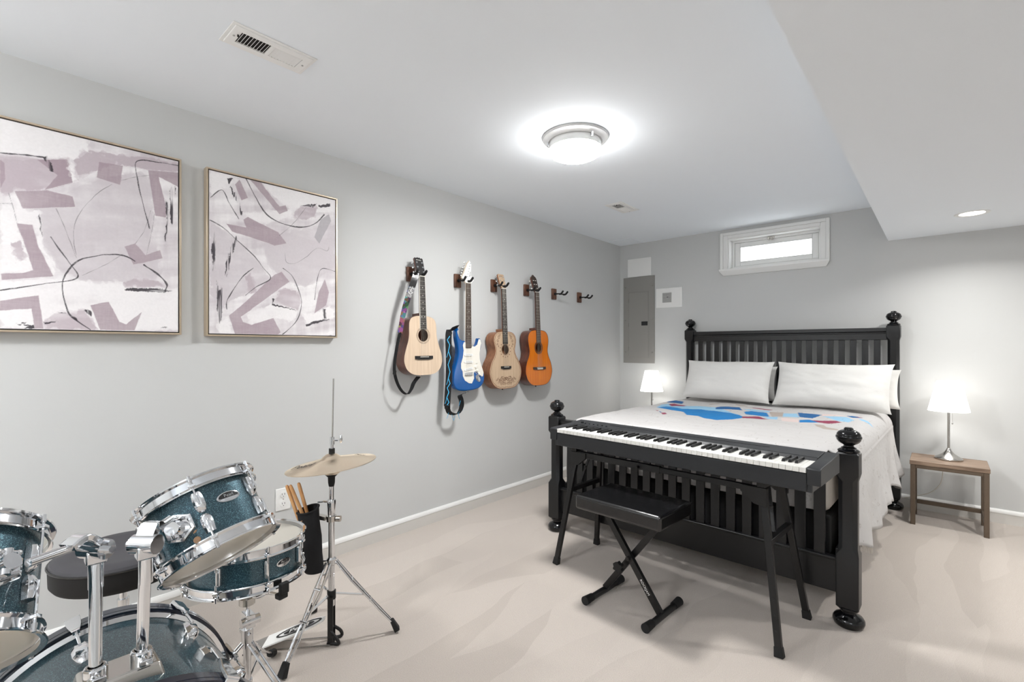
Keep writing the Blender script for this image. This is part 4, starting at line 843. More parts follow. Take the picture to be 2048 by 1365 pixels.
# stand: two A-shaped leg pairs, rails, gussets
sc_ = Vector((1.683, 2.452, 0))
stand = thing('piano_stand', 'black folding metal table stand carrying the digital piano', 'stand', tuple(sc_), PA)
SI = (T(*sc_) @ Matrix.Rotation(PA, 4, 'Z')).inverted()
LX, FY, RY = 0.597, -0.2, 0.2
tx = 0.51
for sx in (-1, 1):
    for sy in (-1, 1):
        top = (sx * tx, sy * 0.115, 0.655); bot = (sx * LX, sy * 0.2, 0.018)
        b = B(); b.bar(top, bot, 0.028, 0.022, (0, 1, 0))
        for kz in (0.10, 0.16, 0.22):
            f = (0.655 - kz) / 0.637; p = Vector(top).lerp(Vector(bot), f); b.cyl(p + Vector((0, sy * 0.0125, 0)), p + Vector((0, sy * 0.0135, 0)), 0.006, n=10, m=1)
        lg = b.obj('leg', [M_steelblack, M_ink], stand, bevel=0.002)
        b = B(); d = (Vector(bot) - Vector(top)).normalized(); b.bar(Vector(bot) - d * 0.022, Vector(bot) + d * 0.019, 0.032, 0.026, (0, 1, 0), 0, 0.037, 0.03); b.obj('rubber_foot', M_rubber, lg, bevel=0.003)
    b = B(); b.bar((sx * (tx + 0.03), -0.15, 0.44), (sx * (tx + 0.03), 0.15, 0.44), 0.026, 0.026); b.obj('cross_brace', M_steelblack, stand, bevel=0.002)
    b = B(); b.bar((sx * (tx - 0.015), 0, 0.645), (sx * (tx + 0.025), -0.06, 0.46), 0.014, 0.006, (0, 1, 0)); b.tube([(sx * (tx + 0.005), -0.03, 0.555 + 0.012 * math.sin(a)) for a in (0, 1)], 0.008, 8); b.obj('folding_strut', M_steelblack, stand)
    b = B(); b.bar((sx * tx, -0.15, 0.682), (sx * tx, 0.15, 0.682), 0.036, 0.03); b.obj('support_arm', M_steelblack, stand, bevel=0.003)
    for sy in (-1, 1):
        b = B(); b.box(sx * tx - 0.02, sx * tx + 0.02, sy * 0.12 - 0.02, sy * 0.12 + 0.02, 0.697, 0.704); b.obj('rubber_pad', M_rubber, stand, bevel=0.002)
for sy in (-1, 1):
    b = B(); b.bar((-tx + 0.02, sy * 0.132, 0.655), (0.03, sy * 0.132, 0.655), 0.026, 0.034); b.bar((-0.05, sy * 0.132, 0.655), (tx - 0.02, sy * 0.132, 0.655), 0.02, 0.027)
    b.cyl((-0.09, sy * 0.146, 0.652), (-0.09, sy * 0.166, 0.652), 0.008, n=12)
    b.obj('rail', M_steelblack, stand, bevel=0.002)
    for sx in (-1, 1):
        o_ = [(sx * (tx + 0.024), 0.667), (sx * (tx - 0.085), 0.667), (sx * (tx - 0.085), 0.64), (sx * (tx - 0.03), 0.595), (sx * (tx + 0.024), 0.585)]
        b = B(Matrix(((1, 0, 0, 0), (0, 0, -1, sy * 0.140), (0, 1, 0, 0), (0, 0, 0, 1)))); b.prism(o_, -0.012, 0.012); b.obj('gusset_plate', M_steelblack, stand, bevel=0.002)

# ------------------------------------------------------------------ bench
bn = thing('piano_bench', 'small black padded folding bench with crossed legs in front of the piano', 'bench', (1.625, 2.17, 0), R_(-3.2))
b = B(); b.box(-0.233, 0.233, -0.158, 0.158, 0.462, 0.532); seat = b.obj('seat', M_vinyl, bn, bevel=0.014, seg=4)
b = B()
P = [(-0.232, -0.157), (0.232, -0.157), (0.232, 0.157), (-0.232, 0.157)]
b.tube([(x, y, 0.526) for x, y in P], 0.002, 6, closed=True); b.obj('piping', M_vinyl, seat)
B().box(-0.15, 0.15, -0.09, 0.09, 0.448, 0.462).obj('seat_plate', M_steelblack, bn, bevel=0.002)
b = B(); b.bar((-0.155, -0.018, 0.452), (0.16, -0.018, 0.028), 0.03, 0.02, (0, 1, 0))
u = (Vector((0.16, 0, 0.028)) - Vector((-0.155, 0, 0.452))).normalized(); yy = Vector((0, -1, 0)); px = u
lo = T(0.088, -0.0345, 0.125) @ Matrix((u, u.cross(yy) * -1, yy)).transposed().to_4x4()
A_ = Matrix((u, yy.cross(u), yy)).transposed().to_4x4(); A_.translation = Vector((0.085, -0.0286, 0.128))
b.text('ROCKJAM', 0.017, A_, 1, 0.0003)
b.obj('leg', [M_steelblack, M_whiteplastic], bn)
b = B(); b.bar((0.155, 0.012, 0.452), (-0.165, 0.012, 0.028), 0.03, 0.02, (0, 1, 0)); b.obj('leg', M_steelblack, bn, bevel=0.002)
for x in (-0.165, 0.165):
    b = B(); b.cyl((x, -0.125, 0.018), (x, 0.125, 0.018), 0.0155, n=20); ft = b.obj('floor_bar', M_steelblack, bn)
    for s in (-1, 1):
        b = B(); b.cyl((x, s * 0.105, 0.02), (x, s * 0.165, 0.0215), 0.018, 0.0215, 20); b.obj('rubber_cap', M_rubber, ft)
b = B(); c = Vector((-0.05, 0, 0.205)); b.cyl((-0.002, -0.045, 0.242), (-0.002, 0.03, 0.242), 0.01, n=16); b.cyl((-0.048, -0.012, 0.19), (-0.048, -0.04, 0.19), 0.008, n=12)
vs = [(math.cos(2 * PI * i / 24) * (0.024 + 0.004 * math.cos(2 * PI * i / 24 * 6)), math.sin(2 * PI * i / 24) * (0.024 + 0.004 * math.cos(2 * PI * i / 24 * 6))) for i in range(24)]
b2 = B(T(-0.048, -0.038, 0.19) @ frame((0, -1, 0))); b2.prism(vs, 0, 0.022); b2.obj('locking_knob', M_rubber, bn, bevel=0.002)
b.obj('pivot_bolt', M_steelblack, bn)

# ------------------------------------------------------------------ guitar hangers
HZ = 1.783
def hanger(y, label):
    t = thing('guitar_hanger', label, 'hanger', (0, y, HZ), group='guitar hangers on the left wall')
    B().box(0, 0.019, -0.032, 0.032, -0.051, 0.051).obj('wood_plate', M_hookwood, t, bevel=0.004)
    b = B(); b.cyl((0.019, 0, 0.0), (0.028, 0, 0.0), 0.013, n=16); b.cyl((0.02, 0, 0), (0.078, 0, -0.002), 0.0065, n=12); b.tube(spline([(0.10, -0.032, -0.008), (0.088, -0.022, -0.006), (0.08, 0, -0.003), (0.088, 0.022, -0.006), (0.10, 0.032, -0.008)], 5), 0.0058, 10); b.obj('arm', M_steelblack, t)
    for s in (-1, 1):
        b = B(); b.tube(spline([(0.095, s * 0.0285, -0.008), (0.112, s * 0.0335, -0.009), (0.124, s * 0.035, -0.004), (0.14, s * 0.0365, 0.013)], 5), 0.0088, 12); b.ball((0.14, s * 0.0365, 0.013), 0.0088, 12); b.obj('prong', M_rubber, t)
for y, l in ((2.028, 'wood and black hanger holding the pale guitar with the flowered strap'), (2.463, 'wood and black hanger holding the blue electric guitar'), (2.862, 'wood and black hanger holding the guitar with brown scrollwork'), (3.279, 'wood and black hanger holding the orange guitar'), (3.688, 'empty wood and black guitar hanger nearest the orange guitar'), (4.118, 'empty wood and black guitar hanger, last one towards the corner')): hanger(y, l)

# ------------------------------------------------------------------ guitars
GF = Matrix(((0, 0, 1, 0), (1, 0, 0, 0), (0, 1, 0, 0), (0, 0, 0, 1)))   # local x -> world y, y -> up, z -> out of the wall
def gmat(xb, y, z, tilt, roll=0.0): return T(xb, y, z) @ GF @ Matrix.Rotation(-tilt, 4, 'X') @ Matrix.Rotation(roll, 4, 'Z')
def gstrings(t, xs, y0, y1, z0, z1, w0, w1):
    for k in range(6):
        b = B(); f = (k - 2.5) / 5
        b.cyl((f * w0, y0, z0), (f * w1, y1, z1), 0.00028 + 0.00008 * (5 - k), n=5, caps=False); b.obj('string', M_string, t)
def fretboard(t, mat_, y0, y1, zb, z0, w0, w1, ynut, scale, nfret, dots=True, binding=False):
    b = B(); vs = []
    for y, w in ((y0, w0), (y1, w1)): vs += [(-w / 2, y, zb), (w / 2, y, zb), (w / 2 - 0.002, y, z0), (-w / 2 + 0.002, y, z0)]
    b.add(vs, [(0, 1, 5, 4), (1, 2, 6, 5), (2, 3, 7, 6), (3, 0, 4, 7), (3, 2, 1, 0), (4, 5, 6, 7)], 0)
    wa = lambda y: w0 + (w1 - w0) * (y - y0) / (y1 - y0)
    fy = [ynut - scale * (1 - 2 ** (-k / 12)) for k in range(0, nfret + 1)]
    for k in range(1, nfret + 1):
        if fy[k] > y0 + 0.003: b.box(-wa(fy[k]) / 2 + 0.001, wa(fy[k]) / 2 - 0.001, fy[k] - 0.0011, fy[k] + 0.0011, z0 - 0.0005, z0 + 0.0011, 1)
    if dots:
        for k in (3, 5, 7, 9, 12, 15):
            if k <= nfret:
                ym = (fy[k] + fy[k - 1]) / 2
                for dx in ((-0.012, 0.012) if k == 12 else (0,)): b.lathe([(0.0034, z0 - 0.0002), (0.0034, z0 + 0.0004), (0, z0 + 0.0004)], 12, 2, c=(dx, ym, 0))
    if binding:
        for s in (-1, 1): b.bar((s * w0 / 2, y0, (zb + z0) / 2), (s * w1 / 2, y1, (zb + z0) / 2), 0.0022, z0 - zb, (0, 0, 1), 2)
    b.obj('fingerboard', [mat_, M_fret, M_ivory], t)
def neckback(t, mat_, y0, y1, ztop, w0, w1, d0=0.022, d1=0.019):
    b = B(); n = 12; vs = []
    for y, w, d in ((y0, w0, d0), (y1, w1, d1)):
        for k in range(n + 1):
            a = PI * k / n; vs.append((math.cos(a) * w / 2, y, ztop - math.sin(a) * d))
    b.add(vs, [(k, k + 1, n + 2 + k, n + 1 + k) for k in range(n)], 0, True); b.add(vs, [tuple(range(n + 1)), tuple(range(n + 1, 2 * n + 2))[::-1], (0, n + 1, 2 * n + 1, n)], 0)
    return b.obj('neck', mat_, t)
def acoustic(label, M, half, D, hole, sr, mats, dims, head, cut=None, deco=None, group='guitars hanging on the wall'):
    """half: right-hand outline (half width, height) from bottom to top; hole (y, r)"""
    mtop, mside, mfb, mneck, mbind = mats
    t = thing('acoustic_guitar', label, 'guitar', M=M, group=group)
    hp = spline([(a, b_, 0) for a, b_ in half], 8); R = [(p.x, p.y) for p in hp if p.x > 1e-4 or p is hp[0] or p is hp[-1]]
    out = R + [(-x, y) for x, y in R[::-1][1:-1]]
    Dt = D; n = len(out)
    b = B(); vs = [(p[0], p[1], 0.0) for p in offset2(out, 0.0)] + [(p[0], p[1], D - 0.002) for p in out]
    b.add(vs, [(i, (i + 1) % n, n + (i + 1) % n, n + i) for i in range(n)], 0, True); bb = B(); bb.flat(out, 0.0); b.add(bb.v, [f[::-1] for f in bb.f], 0)
    bb = B(); hy, hr = hole
    b.flat(out, D * 0.35, 0)                                                      # inner brace plane closes the view through the sound hole
    b.obj('body', mside, t)
    hc = []
    for p in out:
        a = math.atan2(p[1] - hy, p[0]); hc.append((math.cos(a) * hr, hy + math.sin(a) * hr))
    b = B(); b.ring(out, hc, D - 0.003, D, 0)
    b.obj('soundboard', mtop, t)
    b = B(); b.ring(offset2(out, 0.0005), offset2(out, -0.0035), D - 0.002, D + 0.0006, 0); b.obj('binding', mbind, t)
    b = B()
    for r0, r1, mi in sr:
        b.lathe([(r0, D + 0.0004), (r1, D + 0.0004)], 40, mi, c=(0, hy, 0))
    b.obj('rosette', [M_ebony, M_brownline, M_ivory], t)
    by, bw, ynut, yfb, fw0, fw1, scale, nf = dims
    zf = D + 0.006
    b = B(); b.prism([(-bw / 2, by - 0.009), (-bw * 0.27, by - 0.014), (bw * 0.27, by - 0.014), (bw / 2, by - 0.009), (bw / 2, by + 0.011), (-bw / 2, by + 0.011)], D, D + 0.008, 0)
    b.box(-bw * 0.24, bw * 0.24, by + 0.002, by + 0.0055, D + 0.008, D + 0.0115, 1)
    if head == 'slot': b.box(-bw * 0.2, bw * 0.24, by - 0.009, by - 0.002, D + 0.008, D + 0.0105, 1)
    else:
        for k in range(6): b.lathe([(0.0026, D + 0.008), (0.0022, D + 0.0105), (0, D + 0.011)], 10, 0, c=((k - 2.5) * 0.0105, by - 0.005, 0))
    b.obj('bridge', [mfb, M_ivory], t)
    fretboard(t, mfb, yfb, ynut, D, zf, fw0, fw1, ynut, scale, nf, dots=head != 'slot', binding=(head == 'dark'))
    ytop = max(p[1] for p in out)
    neckback(t, mneck, ytop - 0.004, ynut, D - 0.0005, fw0 - 0.002, fw1)
    b = B(); b.prism([(-0.026, ytop - 0.002), (0.026, ytop - 0.002), (0.024, ytop + 0.022), (-0.024, ytop + 0.022)], 0.012, D - 0.012); b.obj('heel', mneck, t, bevel=0.006)
    b = B(); b.box(-fw1 / 2, fw1 / 2, ynut, ynut + 0.005, D - 0.002, zf + 0.002); b.obj('nut', M_ivory, t)
    gstrings(t, None, by + 0.003, ynut + 0.002, D + 0.0122, zf + 0.0024, 0.056, fw1 - 0.008)
    # headstock leaning back
    Hm = T(0, ynut + 0.004, D + 0.002) @ Matrix.Rotation(R_(-15), 4, 'X')
    b = B(Hm)
    if head == 'dark':
        o_ = [(-0.02, 0), (0.02, 0), (0.033, 0.02), (0.036, 0.13), (0.03, 0.137), (0.018, 0.133), (0.009, 0.141), (0, 0.136), (-0.009, 0.141), (-0.018, 0.133), (-0.03, 0.137), (-0.036, 0.13), (-0.033, 0.02)]; mh = mfb
    elif head == 'pale':
        o_ = [(-0.022, 0), (0.022, 0), (0.035, 0.02), (0.036, 0.115), (0.028, 0.125), (-0.028, 0.125), (-0.036, 0.115), (-0.035, 0.02)]; mh = mtop
    else:
        o_ = [(-0.024, 0), (0.024, 0), (0.034, 0.016), (0.037, 0.125), (0.030, 0.142), (0.018, 0.150), (0.0, 0.166), (-0.018, 0.150), (-0.030, 0.142), (-0.037, 0.125), (-0.034, 0.016)]; mh = mfb
    b.prism(o_, -0.014, 0.0, 0, 1)
    if head == 'slot':
        for s in (-1, 1): b.prism([(s * 0.014 + math.cos(a) * 0.0055, (0.032 if a > PI else 0.112) + math.sin(a) * 0.0055) for a in [2 * PI * k / 20 for k in range(20)]], 0.0002, 0.0006, 2)
    hs = b.obj('headstock', [mh, mneck, M_ink], t)
    if head != 'slot':
        b = B(); b.text('MITCHELL' if head == 'dark' else 'Cordoba', 0.0098, Hm @ T(0, 0.119 if head == 'dark' else 0.108, 0.0), 0, 0.0005); b.obj('logo', M_ivory if head == 'dark' else M_brownline, hs)
    for s in (-1, 1):
        for k in range(3):
            yk = 0.032 + k * 0.034 if head != 'slot' else 0.036 + k * 0.036
            b = B(Hm)
            if head == 'slot':
                b.cyl((s * 0.008, yk, 0.0), (s * 0.02, yk, 0.0), 0.0035, n=10, m=1); b.cyl((s * 0.036, yk, -0.006), (s * 0.041, yk, -0.006), 0.002, n=8); b.cyl((s * 0.038, yk, -0.006), (s * 0.038, yk, -0.020), 0.002, n=8); b.ball((s * 0.038, yk, -0.024), 0.0075, 10, 1, (0.6, 1, 1))
            else:
                b.cyl((s * 0.022, yk, -0.002), (s * 0.022, yk, 0.0065), 0.0035, n=10); b.cyl((s * 0.022, yk, -0.0005), (s * 0.022, yk, 0.0015), 0.006, n=12)
                b.cyl((s * 0.022, yk, -0.022), (s * 0.022, yk, -0.014), 0.007, n=12); b.cyl((s * 0.022, yk, -0.019), (s * 0.043, yk, -0.019), 0.0018, n=8); b.ball((s * 0.048, yk, -0.019), 0.0085, 10, 0, (0.8, 1, 0.45))
            b.obj('tuning_peg', [M_chrome, M_ivory], t)
    if deco: deco(t, D)
    b = B(); b.cyl((0, 0.0, D * 0.5), (0, -0.012, D * 0.5), 0.0045, 0.006, 12); b.obj('end_pin', M_ebony if head != 'dark' else M_ivory, t)
    return t
G1 = [(0, 0), (0.05, 0.001), (0.098, 0.011), (0.138, 0.04), (0.158, 0.085), (0.157, 0.13), (0.140, 0.185), (0.124, 0.232), (0.116, 0.275), (0.1145, 0.32), (0.110, 0.36), (0.093, 0.386), (0.06, 0.399), (0.03, 0.402), (0, 0.402)]
acoustic('pale natural acoustic guitar with black headstock and long flowered strap', gmat(0.036, 2.052, 1.083, R_(2.4)), G1, 0.096, (0.27, 0.041), [(0.0410, 0.0425, 0), (0.0495, 0.0508, 0), (0.0525, 0.0535, 1), (0.0565, 0.0576, 0)], (M_spruce, M_mahog, M_ebony, M_mahog, M_spruce), (0.119, 0.148, 0.674, 0.312, 0.056, 0.046, 0.57, 18), 'dark')
G3 = [(0, 0), (0.06, 0.001), (0.115, 0.014), (0.162, 0.052), (0.188, 0.11), (0.188, 0.158), (0.168, 0.212), (0.136, 0.258), (0.119, 0.295), (0.118, 0.325), (0.129, 0.362), (0.134, 0.396), (0.122, 0.432), (0.092, 0.455), (0.05, 0.463), (0, 0.464)]
def scroll(t, D):
    b = B(); z = D + 0.0008
    hp = spline([(a, c, 0) for a, c in G3], 6); out = [(p.x, p.y) for p in hp] ; out = out + [(-x, y) for x, y in out[::-1][1:-1]]
    q = offset2(out, -0.012); q = [(x + 0.0022 * math.sin(i * 1.15), y + 0.0022 * math.cos(i * 1.15)) for i, (x, y) in enumerate(q)]
    b.tube([(x, y, z - 0.0006) for x, y in q], 0.0013, 6, closed=True)
    def curl(cx, cy, r, a0, turns, sg=1, w=0.0014):
        P = []
        for k in range(int(14 * turns)):
            a = a0 + sg * k / 14 * 2 * PI; rr = r * (1 - 0.7 * k / (14 * turns)); P.append((cx + math.cos(a) * rr, cy + math.sin(a) * rr, z - 0.0006))
        b.tube(P, w, 5)
    for s in (-1, 1):
        for cx, cy, r, a0, tr in ((0.016, 0.075, 0.016, 0.3, 1.4), (0.045, 0.070, 0.017, 2.4, 1.3), (0.076, 0.065, 0.014, 1.0, 1.3), (0.030, 0.045, 0.013, 4.0, 1.2), (0.058, 0.042, 0.012, 3.0, 1.2), (0.100, 0.082, 0.010, 2.0, 1.1), (0.012, 0.040, 0.009, 1.0, 1.1), (0.112, 0.070, 0.008, 0.0, 1.0), (0.05, 0.092, 0.008, 0.5, 1.0),
                                   (0.075, 0.415, 0.015, 0.5, 1.4), (0.088, 0.39, 0.012, 3.6, 1.3), (0.062, 0.435, 0.010, 2.0, 1.1), (0.094, 0.36, 0.009, 1.5, 1.2), (0.080, 0.345, 0.007, 4.0, 1.0)):
            curl(s * cx, cy, r, a0 if s > 0 else PI - a0, tr, s)
        for k in range(4):
            b.tube(spline([(s * 0.01, 0.085 - k * 0.012, z - 0.0006), (s * (0.04 + 0.014 * k), 0.098 - k * 0.016, z - 0.0006), (s * (0.075 + 0.01 * k), 0.083 - k * 0.011, z - 0.0006)], 4), 0.0012, 5)
    for k in range(14):
        a = 2 * PI * k / 14 + 0.2; c = (math.cos(a) * 0.062, 0.316 + math.sin(a) * 0.062)
        if abs(a - PI / 2) < 0.55: continue
        b.lathe([(0.0046, z - 0.0004), (0, z)], 8, c=(c[0], c[1], 0))
    b.lathe([(0.012, z - 0.0004), (0.007, z)], 12, c=(0, 0.083, 0))
    b.obj('scrollwork', M_brownline, t)
acoustic('pale acoustic guitar with brown scrollwork burnt into its top', gmat(0.034, 2.892, 0.937, R_(2.2)), G3, 0.090, (0.316, 0.041), [(0.0425, 0.0445, 1), (0.05, 0.051, 1)], (M_spruce2, M_mahog2, M_ebony, M_mahog2, M_mahog2), (0.171, 0.118, 0.814, 0.362, 0.058, 0.05, 0.645, 19), 'pale', deco=scroll)
G4 = [(0, 0), (0.06, 0.002), (0.112, 0.014), (0.158, 0.05), (0.183, 0.105), (0.184, 0.15), (0.168, 0.205), (0.142, 0.252), (0.129, 0.292), (0.130, 0.325), (0.140, 0.37), (0.143, 0.408), (0.131, 0.450), (0.10, 0.478), (0.055, 0.487), (0, 0.488)]
acoustic('bright orange classical guitar with slotted brown headstock', gmat(0.034, 3.324, 0.936, R_(2.2)), G4, 0.092, (0.333, 0.042), [(0.0435, 0.046, 0), (0.047, 0.0555, 1), (0.0565, 0.058, 0)], (M_orange, M_mahog, M_rose, M_mahog, M_mahog), (0.152, 0.17, 0.822, 0.375, 0.06, 0.052, 0.655, 19), 'slot')

# electric guitar
t = thing('electric_guitar', 'bright blue electric guitar with white pickguard and lightning strap', 'guitar', group='guitars hanging on the wall', M=gmat(0.056, 2.49, 0.94, 0))
D = 0.044
EO = spline([(x, y, 0) for x, y in EG_OUT], 4, closed=True); EO = [(p.x, p.y) for p in EO]
b = B(); lo_ = offset2(EO, 0.0)
b.prism(EO, 0.006, D, 0, inset=(0.009, 0.009)); b.obj('body', M_blue, t, sharp=50)
b = B(); b.prism(EG_PG, D - 0.001, D + 0.0022, 0); b.obj('pickguard', M_ivory, t)
zz = D + 0.0022
for yk, ang in ((0.279, 0), (0.226, 0), (0.172, R_(9))):
    b = B(T(0.0, yk, zz) @ Matrix.Rotation(ang, 4, 'Z')); o_ = [(math.cos(a) * 0.009 + (0.034 if math.cos(a) > 0 else -0.034), math.sin(a) * 0.009) for a in [2 * PI * (k + .5) / 20 for k in range(20)]]
    b.prism(o_, 0, 0.005, 0)
    for k in range(6): b.cyl(((k - 2.5) * 0.0105, 0, 0.005), ((k - 2.5) * 0.0105, 0, 0.0058), 0.0025, n=8, m=1)
    b.obj('pickup', [M_whiteplastic, M_chrome], t, bevel=0.001)
b = B(); b.box(-0.038, 0.038, 0.124, 0.147, D, D + 0.009)
for k in range(6): b.box((k - 2.5) * 0.0108 - 0.0046, (k - 2.5) * 0.0108 + 0.0046, 0.125, 0.143, D + 0.009, D + 0.0125)
b.obj('bridge', M_chrome, t, bevel=0.001)
b = B(); b.tube(spline([(0.034, 0.143, D + 0.012), (0.046, 0.147, D + 0.022), (0.06, 0.138, D + 0.026), (0.082, 0.115, D + 0.028)], 5), 0.0025, 8); b.obj('tremolo_arm', M_chrome, t)
for kx, ky in ((0.073, 0.185), (0.092, 0.158), (0.113, 0.128)):
    b = B(); b.lathe([(0.0105, zz), (0.0105, zz + 0.004), (0.008, zz + 0.013), (0, zz + 0.0135)], 20, c=(kx, ky, 0)); b.obj('control_knob', M_ivory, t)
b = B(); b.bar((0.078, 0.215, zz), (0.085, 0.218, zz + 0.012), 0.005, 0.005); b.box(0.066, 0.088, 0.212, 0.2145, zz, zz + 0.0005); b.obj('selector_switch', M_ivory, t)
b = B(T(0.105, 0.095, D) @ Matrix.Rotation(R_(-55), 4, 'Z')); b.lathe([(0.0, 0.004), (0.005, 0.004), (0.0055, 0.001), (0.012, 0.001), (0.017, 0.003), (0.0185, 0.0)], 28); 
for i, v in enumerate(b.v): b.v[i] = T(0.105, 0.095, D) @ Matrix.Rotation(R_(-50), 4, 'Z') @ Matrix.Diagonal((1.75, 1, 1, 1)) @ (Matrix.Rotation(R_(55), 4, 'Z') @ T(-0.105, -0.095, -D) @ v)
b.obj('jack_plate', M_chrome, t)
fretboard(t, M_rose, 0.33, 0.818, D + 0.002, D + 0.008, 0.058, 0.044, 0.818, 0.675, 21)
neckback(t, M_maple, 0.335, 0.822, D + 0.002, 0.056, 0.044)
b = B(); b.box(-0.022, 0.022, 0.818, 0.823, D - 0.002, D + 0.0095); b.obj('nut', M_ivory, t)
gstrings(t, None, 0.134, 0.82, D + 0.013, D + 0.0098, 0.054, 0.036)
b = B(); b.prism(EG_HEAD, D - 0.016, D - 0.002, 0, 1)
hy = [p[1] for p in EG_HEAD]; mx_ = max(hy)
A_ = T(0.020, 0.89, D - 0.002) @ Matrix.Rotation(R_(80), 4, 'Z'); hs = b.obj('headstock', [M_whiteplastic, M_maple], t)
b = B(); b.text('Squier', 0.016, A_, 0, 0.0004); b.obj('logo', M_ink, hs)
for k in range(6):
    yk = 0.868 + k * 0.0205; xk = -0.012 + 0.0062 * k
    b = B(); b.cyl((xk, yk, D - 0.004), (xk, yk, D + 0.006), 0.0035, n=10); b.cyl((xk, yk, D - 0.026), (xk, yk, D - 0.016), 0.006, n=10); b.cyl((xk, yk, D - 0.022), (xk - 0.034, yk + 0.004, D - 0.022), 0.0018, n=8); b.ball((xk - 0.04, yk + 0.0045, D - 0.022), 0.0085, 10, 0, (0.8, 0.9, 0.45)); b.obj('tuning_peg', M_chrome, t)
b = B(); b.cyl((0.0, 0.0, D * 0.55), (0.0, -0.012, D * 0.55), 0.0045, 0.006, 12); b.obj('end_pin', M_chrome, t)

# straps
def strap_pattern():
    m = bpy.data.materials.new('flowered_strap_print'); m.use_nodes = True
    nt = m.node_tree; bs = nt.nodes['Principled BSDF']; bs.inputs['Roughness'].default_value = 0.8
    tc = nt.nodes.new('ShaderNodeTexCoord'); v = nt.nodes.new('ShaderNodeTexVoronoi'); v.inputs['Scale'].default_value = 38
    hs = nt.nodes.new('ShaderNodeSeparateColor'); cb = nt.nodes.new('ShaderNodeCombineColor'); cb.mode = 'HSV'; cb.inputs[1].default_value = 0.72
    nt.links.new(tc.outputs['Object'], v.inputs['Vector']); nt.links.new(v.outputs['Color'], hs.inputs['Color'])
    nt.links.new(hs.outputs[0], cb.inputs[0]); mr = nt.nodes.new('ShaderNodeMapRange'); mr.inputs['To Min'].default_value = 0.01; mr.inputs['To Max'].default_value = 0.32
    nt.links.new(hs.outputs[1], mr.inputs['Value']); nt.links.new(mr.outputs[0], cb.inputs[2]); nt.links.new(cb.outputs[0], bs.inputs['Base Color'])
    return m
M_flower = strap_pattern()
def scribble():
    m = bpy.data.materials.new('white_script_on_black'); m.use_nodes = True
    nt = m.node_tree; bs = nt.nodes['Principled BSDF']; bs.inputs['Roughness'].default_value = 0.8
    tc = nt.nodes.new('ShaderNodeTexCoord'); n = nt.nodes.new('ShaderNodeTexNoise'); n.inputs['Scale'].default_value = 160; n.inputs['Distortion'].default_value = 1.5
    r = nt.nodes.new('ShaderNodeValToRGB'); e = r.color_ramp.elements; e[0].position = 0.48; e[0].color = rgb(20, 20, 22); e[1].position = 0.52; e[1].color = rgb(205, 205, 205)
    nt.links.new(tc.outputs['Object'], n.inputs['Vector']); nt.links.new(n.outputs['Fac'], r.inputs['Fac']); nt.links.new(r.outputs['Color'], bs.inputs['Base Color'])
    return m
M_lettering = scribble()
t = thing('guitar_strap', 'long black strap with flowered band hanging beside the pale guitar', 'strap', (0.09, 1.9, 0.95), group='guitar straps')
def sb(): return B(T(-0.09, -1.9, -0.95))
P = spline([(0.112, 2.006, 1.782), (0.112, 1.985, 1.735), (0.108, 1.968, 1.682)], 4); b = sb(); b.ribbon(P, (0.25, 1, 0), [0.03] * 2 + [0.045] * (len(P) - 2), 0.003)
b.lathe([(0.009, 0), (0.009, 0.002), (0, 0.0025)], 14, 1, c=(0.1145, 2.006, 1.772), F=frame((1, 0, 0))); b.obj('leather_end', [M_vinyl, M_chrome], t)
P = spline([(0.108, 1.968, 1.685), (0.10, 1.936, 1.595), (0.092, 1.91, 1.50), (0.085, 1.888, 1.37)], 6); b = sb(); b.ribbon(P, (0.55, 1, 0), [0.042 - 0.012 * i / (len(P) - 1) for i in range(len(P))], 0.0025); b.obj('printed_band', M_flower, t)
b = sb(); b.ribbon([p + Vector((0.0022, 0.0003, 0)) for p in P[:6]], (0.55, 1, 0), 0.036, 0.0008)
b.obj('label_patch', M_lettering, t)
P = spline([(0.085, 1.888, 1.375), (0.08, 1.868, 1.285), (0.082, 1.848, 1.176), (0.088, 1.843, 1.11), (0.095, 1.86, 1.04), (0.10, 1.893, 0.985), (0.10, 1.935, 0.962), (0.10, 1.965, 0.99), (0.098, 1.99, 1.035), (0.09, 2.035, 1.074)], 6); n = len(P)
b = sb(); b.ribbon(P, (1, 0.45, 0.2), [0.022 + 0.02 * max(0, (i / n - 0.72) / 0.28) for i in range(n)], 0.0022); b.obj('webbing', M_clothblk, t)
b = sb(); b.bar((0.085, 1.843, 1.095), (0.091, 1.843, 1.125), 0.03, 0.006, (0, 1, 0)); b.obj('slider', M_rubber, t)
t = thing('guitar_strap', 'black strap with cyan lightning print hanging from the blue guitar', 'strap', (0.09, 2.30, 0.78), group='guitar straps')
def sb(): return B(T(-0.09, -2.30, -0.78))
P1 = spline([(0.085, 2.40, 1.425), (0.088, 2.35, 1.412), (0.09, 2.312, 1.392), (0.092, 2.302, 1.33), (0.094, 2.306, 1.2), (0.096, 2.302, 1.05), (0.097, 2.292, 0.95), (0.097, 2.285, 0.85)], 6)
W1 = [(0.7, 0.2, 0.7)] * 12 + [(0.25, 1, 0)] * (len(P1) - 12)
b = sb(); b.ribbon(P1, W1, 0.05, 0.0025, 0)
b.obj('webbing', M_clothblk, t)
P2 = spline([(0.098, 2.285, 0.852), (0.10, 2.30, 0.805), (0.105, 2.345, 0.785), (0.108, 2.385, 0.79), (0.108, 2.415, 0.835), (0.104, 2.415, 0.885), (0.095, 2.41, 0.918), (0.09, 2.45, 0.928), (0.083, 2.49, 0.934)], 6)
b = sb(); b.ribbon(P2, (1, 0.15, 0.35), 0.045, 0.0022); b.obj('webbing', M_clothblk, t)
